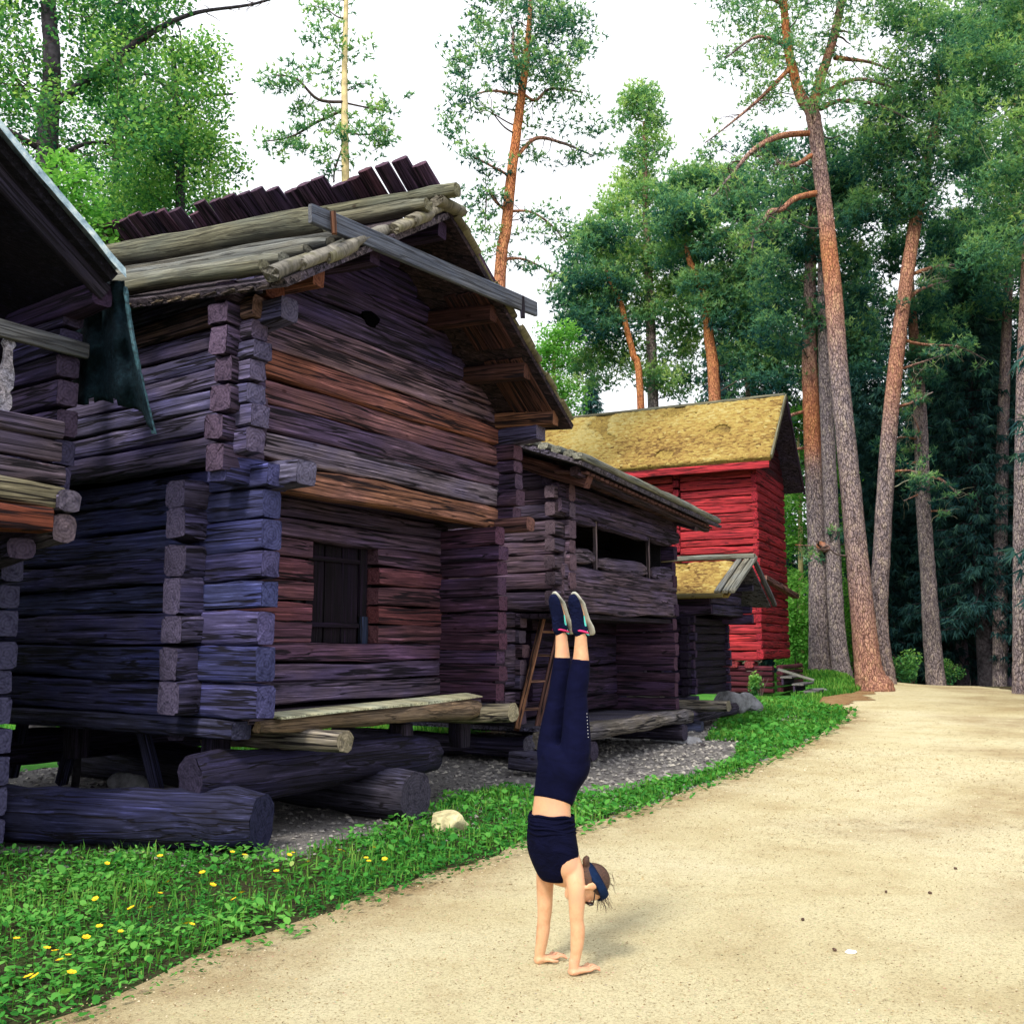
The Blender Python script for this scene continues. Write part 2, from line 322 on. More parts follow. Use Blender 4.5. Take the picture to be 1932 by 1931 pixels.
# ------------------------------------------------------------------ log builder
def ring_pts(m, e, w, h):
    pts = []
    for i in range(m):
        a = 2 * math.pi * (i + 0.5) / m; c, s = math.cos(a), math.sin(a)
        pts.append((math.copysign(abs(c) ** (2 / e), c) * w / 2, math.copysign(abs(s) ** (2 / e), s) * h / 2))
    return pts
def log_mesh(L, w, h, e=4.0, m=12, rough=1.0, seed=0, taper=0.0, bend=0.0, endr=0.0):
    rg = random.Random(seed); n = max(2, int(L / 0.28)); ring = ring_pts(m, e, w, h); verts = []; faces = []; fm = []
    ph = rg.uniform(0, 50); jit = [(rg.uniform(-1, 1), rg.uniform(-1, 1)) for _ in range(m)]
    for k in range(n + 1):
        x = L * k / n; f = k / n; tp = 1 - taper * f
        oy = 0.05 * w * rough * mnoise.noise(V((x * 0.9, ph, 0))) * 2; oz = 0.07 * h * rough * mnoise.noise(V((x * 0.8, ph, 9))) * 2 + bend * (4 * f * (1 - f))
        sy = tp * (1 + 0.10 * rough * mnoise.noise(V((x * 1.1, ph, 20)))); sz = tp * (1 + 0.13 * rough * mnoise.noise(V((x * 1.2, ph, 31))))
        er = 1.0
        if endr and k in (0, n): er = 1 - endr
        for i, (py, pz) in enumerate(ring):
            d = rough * 0.05 * min(w, h) * mnoise.noise(V((x * 2.3, ph + i * 1.7, 5))) * 2
            r = math.hypot(py, pz) or 1
            verts.append((x, oy + py * sy * er + py / r * d + 0.008 * rough * h * jit[i][0], oz + pz * sz * er + pz / r * d + 0.008 * rough * h * jit[i][1]))
    for k in range(n):
        for i in range(m):
            a, b = k * m + i, k * m + (i + 1) % m; faces.append((a, b, b + m, a + m)); fm.append(0)
    for k, rev in ((0, True), (n, False)):
        base = len(verts); ct = [0, 0, 0]
        for i in range(m):
            q = verts[k * m + i]; verts.append((q[0] + rg.uniform(-0.008, 0.008) * rough, q[1], q[2]))
            for t in range(3): ct[t] += q[t] / m
        verts.append((ct[0] + (-0.006 if rev else 0.006), ct[1], ct[2])); c = len(verts) - 1
        for i in range(m):
            a, b = base + i, base + (i + 1) % m; faces.append((b, a, c) if rev else (a, b, c)); fm.append(1)
    me = bpy.data.meshes.new('log'); me.from_pydata(verts, [], faces)
    me.materials.append(WOOD); me.materials.append(END)
    me.polygons.foreach_set('material_index', fm); me.polygons.foreach_set('use_smooth', [q == 0 for q in fm]); me.update()
    return me
_seed = [100]
def log(parent, p0, p1, w, h, col, name='log', e=4.0, rough=1.0, taper=0.0, bend=0.0, mat=None, up=V((0, 0, 1)), m=12, endcol=None, endr=0.08):
    """One timber from p0 to p1 (centre line). w = horizontal thickness, h = height."""
    if mat is None and e >= 3.5: e, m = e * 1.7, max(m, 16)
    p0, p1 = V(p0), V(p1); d = p1 - p0; L = d.length; x = d / L; y = up.cross(x).normalized(); z = x.cross(y)
    _seed[0] += 1; me = log_mesh(L, w, h, e, m, rough, _seed[0], taper, bend, endr)
    if mat is not None: me.materials[0] = mat
    if mat is REDWOOD: me.materials[1] = mat
    o = bpy.data.objects.new(name, me); COL.objects.link(o)
    M = Matrix((x, y, z)).transposed().to_4x4(); M.translation = p0
    if parent is not None:
        o.parent = parent; M = Matrix.Translation(-V(parent_loc(parent))) @ M
    o.matrix_local = M; kf, sat = (0.80, 1.0) if mat is REDWOOD else ((0.44, 1.1) if mat is not None else (0.50, 1.5)); mean = sum(col) / 3
    o.color = tuple(max(0.002, (mean + (c - mean) * sat) * kf) for c in col) + (1,)
    return o
_ploc = {}
def parent_loc(p):
    q = V((0, 0, 0))
    while p is not None: q = q + p.location; p = p.parent
    return q
def vary(col, rg, amt=0.25, warm=0.0):
    k = 1 + rg.uniform(-amt, amt); w = rg.uniform(-1, 1) * warm
    return (col[0] * k * (1 + w), col[1] * k, col[2] * k * (1 - 0.6 * w))
class Frame:
    def __init__(s, o, a, b):
        s.o = V((o[0], o[1], 0)); s.a = V((a[0], a[1], 0)).normalized(); s.b = V((b[0], b[1], 0)).normalized()
    def __call__(s, t, d, z): return s.o + s.a * t + s.b * d + V((0, 0, z))
def wall_rows(parent, fr, axis, fixed, lo, hi, zs, th, colf, rg, e=4.5, jit=0.03, cut=None, mat=None, rough=1.0, name='log'):
    """Rows of logs along axis 'a' or 'b'. cut = (z0, z1, c0, c1): an opening."""
    for i in range(len(zs) - 1):
        z0, z1 = zs[i], zs[i + 1]; zc = (z0 + z1) / 2; h = (z1 - z0) * 0.95; off = rg.uniform(-jit, jit) * 0.6
        spans = [(lo + rg.uniform(-jit, jit), hi + rg.uniform(-jit, jit))]
        if cut and cut[0] - 0.02 < zc < cut[1] + 0.02: spans = [(spans[0][0], cut[2]), (cut[3], spans[0][1])]
        for (q0, q1) in spans:
            if q1 - q0 < 0.05: continue
            if axis == 'a': p0, p1 = fr(q0, fixed + off, zc), fr(q1, fixed + off, zc)
            else: p0, p1 = fr(fixed + off, q0, zc), fr(fixed + off, q1, zc)
            log(parent, p0, p1, th * (1 + rg.uniform(-0.08, 0.08)), h, colf(i), name, e, rough, mat=mat)
def light_block(parent, fr, t0, t1, s0, s1, z0, z1):
    """Near-black box added inside a log room, so that no daylight shows through the joints."""
    c = [fr(t, d, z) - parent_loc(parent) for z in (z0, z1) for (t, d) in ((t0, s0), (t1, s0), (t1, s1), (t0, s1))]
    return mk('light_block', c, [(0, 1, 5, 4), (1, 2, 6, 5), (2, 3, 7, 6), (3, 0, 4, 7), (0, 3, 2, 1), (4, 5, 6, 7)], LIGHT_BLOCK, parent)
def rows(z0, z1, n, rg, amt=0.12):
    st = (z1 - z0) / n
    return [z0] + [z0 + st * i + rg.uniform(-amt, amt) * st for i in range(1, n)] + [z1]
def quad_slab(name, parent, pts, th, mat, col=None, nx=1, ny=1, bump=0.0, seed=0):
    """A slab between four corner points (p00, p10, p11, p01); thickness goes down along the normal."""
    p00, p10, p11, p01 = [V(p) for p in pts]; nrm = (p10 - p00).cross(p01 - p00).normalized()
    pl = parent_loc(parent) if parent else V((0, 0, 0)); top = []; bot = []
    for j in range(ny + 1):
        for i in range(nx + 1):
            u, v = i / nx, j / ny; p = (p00 * (1 - u) + p10 * u) * (1 - v) + (p01 * (1 - u) + p11 * u) * v
            b = bump * (mnoise.noise(p * 1.5 + V((seed, 0, 0))) + 0.6 * mnoise.noise(p * 4)) if bump else 0
            top.append(p + nrm * b - pl); bot.append(p - nrm * th - pl)
    n = nx + 1; N = len(top); vs_ = top + bot; fs = []
    for j in range(ny):
        for i in range(nx):
            q = (j * n + i, j * n + i + 1, (j + 1) * n + i + 1, (j + 1) * n + i); fs.append(q); fs.append(tuple(N + k for k in reversed(q)))
    for i in range(nx):
        fs.append((i + 1, i, N + i, N + i + 1)); k = ny * n; fs.append((k + i, k + i + 1, N + k + i + 1, N + k + i))
    for j in range(ny):
        a, b = j * n, (j + 1) * n; fs.append((a, b, N + b, N + a)); a += nx; b += nx; fs.append((b, a, N + a, N + b))
    o = mk(name, vs_, fs, mat, parent)
    if col: o.color = tuple(col) + (1,)
    return o
LIGHT_BLOCK = plain('light_block_dark', (0.004, 0.0035, 0.005), 1.0, 0.1, 5, 0.0, 0.0)
# timber colours
SHADE_BLUE = (0.130, 0.130, 0.245); PURP = (0.175, 0.120, 0.175); WARM = (0.36, 0.155, 0.120); TAN = (0.44, 0.29, 0.20); DARKW = (0.075, 0.055, 0.09); GREYW = (0.30, 0.29, 0.29)  # the blue paints the cool shade of the side walls into the wood
PALE = (0.56, 0.52, 0.34); BROWN = (0.26, 0.125, 0.085)

# ------------------------------------------------------------------ the main storehouse
def main_storehouse():
    rg = random.Random(11); fr = Frame((-2.05, 8.5), (0.545, 0.839), (-0.819, 0.574))
    H = empty('log_storehouse', fr(1.8, 3, 0.0), 'tall dark log storehouse with shuttered window, long grey plank across its gable', 'log house', 'old log storehouses')
    blue = lambda i: vary(SHADE_BLUE, rg, 0.22, 0.08)
    def ublue(i): return vary((0.36, 0.235, 0.20) if i == 6 else (0.185, 0.165, 0.24), rg, 0.15, 0.08)
    # lower storey, side walls
    zs = [1.08, 1.39, 1.71, 2.02, 2.27, 2.53, 2.81, 3.08, 3.31]
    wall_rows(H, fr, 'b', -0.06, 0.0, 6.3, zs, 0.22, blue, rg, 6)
    light_block(H, fr, 0.06, 3.5, 1.12, 5.8, 1.08, 3.2); light_block(H, fr, -0.1, 3.95, 0.60, 5.8, 3.3, 4.6)
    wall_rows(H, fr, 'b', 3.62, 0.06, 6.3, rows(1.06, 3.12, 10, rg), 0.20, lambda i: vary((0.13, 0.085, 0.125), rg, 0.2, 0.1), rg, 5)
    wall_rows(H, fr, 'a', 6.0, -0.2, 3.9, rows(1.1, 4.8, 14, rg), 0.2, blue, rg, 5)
    # lower front wall, set back behind the porch, with window opening
    fz = rows(1.13, 3.20, 10, rg, 0.14)
    wz0, wz1 = 1.73, 2.80; wt0, wt1 = 1.34, 2.38
    fz[1:9] = [1.34, 1.53, wz0, 1.95, 2.16, 2.38, 2.59, wz1]; fz[9] = 3.0
    def fcol(i):
        base = [(0.25, 0.205, 0.25), (0.23, 0.175, 0.235), (0.20, 0.135, 0.18), (0.23, 0.135, 0.155), (0.27, 0.13, 0.14), (0.24, 0.135, 0.155), (0.25, 0.13, 0.15), (0.20, 0.135, 0.17), (0.155, 0.12, 0.165), (0.13, 0.105, 0.15)][min(i, 9)]
        return vary(base, rg, 0.12, 0.05)
    wall_rows(H, fr, 'a', 1.0, -0.02, 3.66, fz, 0.2, fcol, rg, 6, 0.02, (wz0 + 0.02, wz1 - 0.02, wt0, wt1))
    # log ends of the set-back wall in the outer side wall read as a column of their own
    ez = rows(1.10, 3.18, 7, rg)
    for i in range(7): log(H, fr(-0.42, 0.86 + rg.uniform(-.03, .03), (ez[i] + ez[i + 1]) / 2), fr(-0.05, 0.88, (ez[i] + ez[i + 1]) / 2), 0.27 * rg.uniform(0.85, 1.1), (ez[i + 1] - ez[i]) * 0.97, vary((0.15, 0.135, 0.20), rg, 0.25), 'log_end', 4, 1.2)
    # shuttered window: planks, battens, jambs, set back in the opening
    win = empty('window', fr(1.35, 1.25, wz0), None, None); win.parent = H; win.location = fr(1.35, 1.25, wz0) - parent_loc(H)
    k = 3; wd = (wt1 - wt0 - 0.24) / k
    for i in range(k):
        t = wt0 + 0.05 + wd * (i + 0.5)
        log(win, fr(t, 1.07, wz0 + 0.01), fr(t, 1.07, wz1 - 0.02), wd * 0.95, 0.04, vary((0.014, 0.009, 0.017), rg, 0.3), 'plank', 8, 0.4, up=fr.b)
    for z in (wz0 + 0.2, wz1 - 0.17): log(win, fr(wt0 + 0.04, 1.025, z), fr(wt1 - 0.2, 1.025, z), 0.025, 0.05, (0.025, 0.017, 0.03), 'batten', 8, 0.3)
    log(win, fr(wt1 - 0.1, 1.04, wz0), fr(wt1 - 0.1, 1.04, wz0 + 0.3), 0.12, 0.05, (0.05, 0.06, 0.09), 'jamb', 8, 0.3, up=fr.b)
    log(win, fr(wt1 - 0.11, 1.06, wz0 + 0.3), fr(wt1 - 0.11, 1.06, wz1), 0.12, 0.05, (0.025, 0.016, 0.026), 'jamb', 8, 0.3, up=fr.b)
    quad_slab('backing', win, (fr(wt0 - 0.1, 1.11, wz0 - 0.1), fr(wt1 + 0.1, 1.11, wz0 - 0.1), fr(wt1 + 0.1, 1.11, wz1 + 0.1), fr(wt0 - 0.1, 1.11, wz1 + 0.1)), 0.03, plain('shutter_dark', (0.012, 0.01, 0.014)))
    # porch floor, ceiling joists and upper floor
    for i in range(4): log(H, fr(0.0, 0.36 + 0.17 * i, 1.06), fr(3.5, 0.34 + 0.18 * i, 1.06), 0.172, 0.07, vary((0.16, 0.13, 0.15), rg), 'floor_plank', 7, 0.4)
    for i in range(26): log(H, fr(-0.05, 0.48 + 0.215 * i, 3.25), fr(4.0, 0.48 + 0.215 * i, 3.25), 0.20, 0.09, vary(DARKW, rg), 'ceiling_plank', 7, 0.3, m=8)
    quad_slab('floor', H, (fr(0.2, 1.25, 1.06), fr(3.5, 1.25, 1.06), fr(3.5, 6, 1.06), fr(0.2, 6, 1.06)), 0.12, plain('floor_dark', (0.03, 0.025, 0.03)))
    # upper storey: side wall juts out a little, front wall, back part
    uz = [3.34, 3.57, 3.79, 3.98, 4.18, 4.36, 4.55, 4.78, 4.95]
    wall_rows(H, fr, 'b', -0.25, 0.02, 6.3, uz, 0.21, ublue, rg, 4.5)
    wall_rows(H, fr, 'b', 4.08, 0.12, 6.3, rows(3.2, 4.62, 7, rg), 0.2, lambda i: vary((0.17, 0.12, 0.16), rg, 0.2, 0.1), rg, 4.5)
    vz = [3.15, 3.42, 3.67, 3.93, 4.18, 4.45, 4.66, 4.86]
    vc = [(0.46, 0.27, 0.21), (0.36, 0.31, 0.36), (0.21, 0.16, 0.215), (0.32, 0.19, 0.19), (0.42, 0.225, 0.19), (0.32, 0.24, 0.265), (0.29, 0.22, 0.26)]
    wall_rows(H, fr, 'a', 0.46, 0.0, 4.02, vz, 0.22, lambda i: vary(vc[i], rg, 0.06, 0.04), rg, 5)
    for i in range(7): log(H, fr(-0.47 + rg.uniform(-.04, .04), 0.27 + rg.uniform(-.03, .03), (vz[i] + vz[i + 1]) / 2 + 0.03), fr(0.02, 0.33, (vz[i] + vz[i + 1]) / 2 + 0.03), 0.24 * rg.uniform(0.85, 1.1), (vz[i + 1] - vz[i]) * 0.96, vary((0.17, 0.135, 0.19), rg, 0.25), 'log_end', 4, 1.3)
    for i in range(7): log(H, fr(4.01, 0.46, (vz[i] + vz[i + 1]) / 2), fr(4.28 + rg.uniform(-.03, .05), 0.46, (vz[i] + vz[i + 1]) / 2), 0.22, (vz[i + 1] - vz[i]) * 0.94, vary((0.19, 0.14, 0.17), rg, 0.2), 'log_end', 4, 1.2)
    # nose logs at the jetty corner and the eave corners
    log(H, fr(-0.44, 0.30, 3.22), fr(0.3, 0.34, 3.22), 0.24, 0.26, vary(SHADE_BLUE, rg), 'log_end', 5)
    log(H, fr(0.10, -0.24, 3.19), fr(0.10, 0.9, 3.19), 0.25, 0.24, (0.22, 0.21, 0.29), 'log_end', 4.5, 0.8)
    log(H, fr(-0.14, -0.22, 4.62), fr(-0.14, 0.8, 4.62), 0.2, 0.22, (0.18, 0.17, 0.24), 'log_end', 5, 0.8)
    log(H, fr(-0.14, -0.02, 4.86), fr(-0.14, 0.8, 4.86), 0.24, 0.22, (0.30, 0.15, 0.12), 'log_end', 3, 0.8)
    log(H, fr(4.08, -0.22, 4.30), fr(4.08, 0.8, 4.30), 0.22, 0.2, (0.24, 0.22, 0.30), 'log_end', 5, 0.7)
    log(H, fr(4.08, -0.08, 4.46), fr(4.08, 0.8, 4.46), 0.2, 0.18, (0.30, 0.15, 0.12), 'log_end', 5, 0.7)
    log(H, fr(4.0, -0.12, 3.17), fr(4.0, 0.7, 3.17), 0.2, 0.19, (0.26, 0.16, 0.15), 'log_end', 3, 0.8)
    # gable logs up to the ridge
    RT, RZ, LT, LZ, TT, TZ = 1.79, 6.20, -0.49, 4.72, 4.36, 4.40
    def zl(t): return LZ + (RZ - LZ) * (t - LT) / (RT - LT)
    def zr(t): return RZ + (TZ - RZ) * (t - RT) / (TT - RT)
    gz = [4.86, 5.12, 5.36, 5.60, 5.84, 6.05]
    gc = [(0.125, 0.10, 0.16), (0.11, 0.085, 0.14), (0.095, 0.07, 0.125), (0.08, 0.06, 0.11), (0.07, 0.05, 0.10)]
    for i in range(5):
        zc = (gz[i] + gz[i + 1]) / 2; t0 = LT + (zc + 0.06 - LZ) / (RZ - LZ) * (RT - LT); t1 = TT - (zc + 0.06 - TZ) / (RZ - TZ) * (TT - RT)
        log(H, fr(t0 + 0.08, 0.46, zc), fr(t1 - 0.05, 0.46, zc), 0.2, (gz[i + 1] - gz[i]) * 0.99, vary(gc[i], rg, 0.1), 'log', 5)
    mk('gable_hole_disc', [fr(1.55 + 0.13 * math.cos(q) * (1 + 0.25 * math.sin(3 * q)), 0.345, 5.13 + 0.085 * math.sin(q)) - parent_loc(H) for q in np.linspace(0, 6.283, 12, False)] + [fr(1.55 + 0.13 * math.cos(q), 0.42, 5.13 + 0.085 * math.sin(q)) - parent_loc(H) for q in np.linspace(0, 6.283, 12, False)],
       [tuple(range(12))] + [(i, (i + 1) % 12, 12 + (i + 1) % 12, 12 + i) for i in range(12)], plain('hole_dark', (0.0015, 0.0015, 0.002), 1.0, 0.0, 5, 0.0, 0.0), H)  # flat black disc painted as the dark inside the hole
    # roof: local axis br runs back along the ridge and climbs slightly
    br = V((-0.883, 0.469, 0)); rise = 0.068
    def R(t, k, dz=0.0):
        z = zl(t) if t <= RT else zr(t)
        return fr(t, -0.53, 0) + br * k + V((0, 0, z + rise * k + dz))
    KB = 7.0
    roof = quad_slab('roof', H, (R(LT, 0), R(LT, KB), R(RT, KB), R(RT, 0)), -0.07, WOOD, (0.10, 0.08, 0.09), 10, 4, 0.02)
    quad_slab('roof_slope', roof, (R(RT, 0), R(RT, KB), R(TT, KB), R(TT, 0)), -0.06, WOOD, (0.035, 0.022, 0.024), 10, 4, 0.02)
    # inside of the loft stays closed at the back
    # purlins showing under the overhang
    for (t, dz, c) in ((0.12, -0.16, (0.30, 0.16, 0.13)), (0.75, -0.16, DARKW), (1.79, -0.2, DARKW), (2.75, -0.15, (0.10, 0.055, 0.05)), (3.45, -0.15, (0.13, 0.075, 0.065)), (4.1, -0.13, (0.34, 0.20, 0.15))):
        p = R(t, 0.10 + (0.1 if t < 0.3 else 0), dz); log(H, p, p + br * 1.3 + V((0, 0, rise)), 0.17, 0.19, c, 'purlin', 6, 0.5)
    for t0, t1, c in ((2.55, 3.2, (0.10, 0.055, 0.05)), (3.35, 4.1, (0.15, 0.085, 0.07))):   # warm soffit boards by the far eave
        for kk in range(3):
            p0, p1 = R(t0, 0.18 + 0.18 * kk, -0.10), R(t1, 0.18 + 0.18 * kk, -0.10); log(H, p0, p1, 0.165, 0.03, vary(c, rg), 'soffit_board', 8, 0.3, m=8)
    # weathered poles lying along the near slope
    for (t, k0, r, c, e) in ((-0.42, 0.30, 0.12, (0.42, 0.40, 0.28), 2.3), (-0.22, 0.28, 0.12, (0.46, 0.46, 0.38), 2.3), (0.0, 0.22, 0.11, (0.34, 0.33, 0.27), 2.3), (0.22, 0.15, 0.13, (0.44, 0.43, 0.37), 2.3), (0.46, 0.2, 0.12, (0.28, 0.27, 0.23), 2.3)):
        log(roof, R(t, k0, 0.12), R(t, KB - rg.uniform(0, 0.4), 0.12), r * 1.35, r, c, 'roof_pole', e, 1.3, mat=GREYPLANK)
    log(roof, R(0.80, 0.72, 0.26), R(0.86, KB - 0.2, 0.28), 0.28, 0.30, (0.34, 0.33, 0.23), 'roof_pole', 2.2, 0.8, mat=GREYPLANK)
    log(roof, R(1.25, -0.12, 0.19), R(1.22, KB - 0.2, 0.19), 0.17, 0.13, (0.40, 0.38, 0.27), 'roof_pole', 3, 1.2, mat=GREYPLANK)
    log(roof, R(1.62, -0.20, 0.24), R(1.60, KB, 0.24), 0.16, 0.14, (0.42, 0.41, 0.28), 'roof_pole', 2.5, 1.2, mat=GREYPLANK)
    # birch bark rolled over the verge
    def bark(t, k, r, ln, col, tilt=0.0):
        p = R(t, k, 0.06); d = (R(t + 0.3, k) - R(t - 0.3, k)).normalized()
        log(roof, p - d * ln / 2, p + d * ln / 2, r * 2.0, r * 1.4, col, 'bark_roll', 2, 2.2, mat=BARKROLL, m=14, endr=0.0)
    for i in range(5): bark(-0.36 + 0.26 * i, 0.06 + rg.uniform(-0.05, 0.06), 0.085 + rg.uniform(-0.02, 0.025), 0.42 + rg.uniform(-0.05, 0.07), vary((0.36, 0.34, 0.30), rg, 0.35))
    for i in range(4): bark(1.02 + 0.24 * i, 0.02 + rg.uniform(-0.06, 0.06), 0.08 + rg.uniform(-0.02, 0.02), 0.38 + rg.uniform(-0.05, 0.05), vary((0.38, 0.35, 0.28), rg, 0.35))
    for i in range(13): bark(1.98 + 0.185 * i, 0.03 + rg.uniform(-0.04, 0.04), 0.06 + rg.uniform(-0.01, 0.02), 0.27 + rg.uniform(-0.05, 0.05), vary((0.25, 0.22, 0.13), rg, 0.3))
    for i in range(14):   # eave ends of the bark under-layer, pale curls below the poles
        p = R(LT + 0.04, 0.25 + 0.21 * i, -0.02); d = (R(LT, 0) - R(LT + 0.5, 0)).normalized()
        log(roof, p - d * 0.18 - V((0, 0, 0.03)), p + d * rg.uniform(0.0, 0.06) - V((0, 0, 0.03)), 0.2, 0.025, vary((0.42, 0.33, 0.25) if rg.random() < 0.4 else (0.16, 0.13, 0.13), rg, 0.3), 'bark_flap', 3, 1.8, mat=BARKROLL, m=10)
    # split logs of the far slope, sticking up past the ridge
    nb = 33; kk = 0.02
    for i in range(nb):
        wd = rg.uniform(0.18, 0.25); ext = rg.uniform(0.38, 0.45) if rg.random() > 0.2 else rg.uniform(0.29, 0.36)
        d = (R(RT, 0) - R(RT + 0.6, 0)).normalized()
        p0 = R(RT + 1.2, kk + wd / 2, 0.11); p1 = R(RT, kk + wd / 2, 0.13) + d * (ext + 0.08)
        log(roof, p0, p1, wd * 1.0, 0.085, vary((0.16, 0.105, 0.135), rg, 0.25, 0.1), 'split_log', 2.6, 0.8, m=10, endcol=None)
        kk += wd * 0.97 + (rg.uniform(0.01, 0.05) if rg.random() < 0.2 else 0.0)
    for i in range(16):   # visible edge of the far slope's covering at the gable end
        pass
    # the long plank across the gable, with pegs
    pk = log(H, at(585, 403, 8.06), at(1011, 584, 10.95), 0.05, 0.185, (0.27, 0.285, 0.33), 'wind_plank', 9, 0.25, mat=GREYPLANK)
    log(H, at(627, 446, 8.25) + V((0.03, -0.05, 0)), at(624, 405, 8.25) + V((0.03, -0.05, 0.0)), 0.05, 0.05, (0.26, 0.15, 0.11), 'peg', 3, 1.0, up=V((1, 0, 0)))
    log(H, at(986, 600, 10.7), at(984, 560, 10.7), 0.06, 0.06, (0.10, 0.09, 0.11), 'peg', 3, 1.0, up=V((1, 0, 0)))
    # carved half-round sill log along the porch edge
    log(H, fr(3.2, 0.14, 1.02), fr(0.02, 0.17, 1.02), 0.34, 0.25, (0.42, 0.29, 0.19), 'sill_log', 2.6, 1.2, mat=GREYPLANK, taper=0.5, endr=0.3)
    quad_slab('sill_top', H, (fr(0.16, 0.30, 1.10), fr(0.16, 0.04, 1.075), fr(3.2, 0.03, 1.13), fr(3.25, 0.30, 1.16)), -0.02, GREYPLANK, (0.64, 0.60, 0.38), 24, 3, 0.012)
    log(H, fr(-0.06, 0.30, 0.99), fr(-0.06, 6.2, 0.97), 0.24, 0.17, (0.09, 0.09, 0.14), 'sill_log', 4)
    log(H, fr(3.55, 0.0, 0.95), fr(3.55, 6.2, 0.95), 0.26, 0.2, (0.13, 0.12, 0.15), 'sill_log', 4)
    log(H, fr(0.62, -0.30, 0.86), fr(0.55, 1.5, 0.86), 0.22, 0.20, (0.40, 0.36, 0.29), 'joist', 2.6, 1.5)
    log(H, fr(3.25, -0.36, 0.98), fr(3.2, 1.5, 0.92), 0.22, 0.20, (0.46, 0.42, 0.33), 'joist', 2.6, 1.5)
    log(H, fr(-0.1, 1.15, 0.96), fr(3.6, 1.15, 0.96), 0.24, 0.22, (0.07, 0.06, 0.09), 'sill_log', 4)
    # short blocks between foundation logs and sill
    for (t, d) in ((0.15, 0.9), (2.15, 0.35), (0.75, 0.6), (0.2, 3.2), (3.4, 0.5), (3.4, 4.5), (0.2, 5.5)):
        log(H, fr(t, d, 0.55), fr(t, d, 0.9), 0.2, 0.2, (0.06, 0.05, 0.07), 'block', 5, 0.6, up=fr.b)
    # leaning struts under the side wall
    for (d, q) in ((1.9, 0.25), (3.6, -0.3), (4.6, -0.25)):
        log(H, fr(0.3, d, 0.25), fr(0.25, d + q, 0.9), 0.12, 0.1, (0.07, 0.07, 0.11), 'strut', 4, 0.8, up=fr.b)
    # foundation: cross log lying along the front and two ground logs under the sides
    log(H, fr(-0.36, 0.58, 0.55), fr(2.62, 0.30, 0.58), 0.44, 0.44, (0.05, 0.045, 0.075), 'foundation_log', 2.15, 1.1, m=20, taper=0.10, endr=0.14)
    log(H, V((-2.08, 8.42, 0.24)), V((-6.2, 9.25, 0.27)), 0.50, 0.47, (0.055, 0.056, 0.10), 'foundation_log', 2.3, 1.1, m=20)
    log(H, fr(1.72, -0.22, 0.27), fr(1.9, 6.0, 0.30), 0.44, 0.48, (0.085, 0.08, 0.105), 'foundation_log', 2, 0.7, m=20, endr=0.04)
    log(H, fr(-0.6, 4.6, 0.55), fr(3.4, 4.6, 0.6), 0.42, 0.42, (0.07, 0.06, 0.10), 'foundation_log', 2, 0.6, m=16)
    return H
main_storehouse()

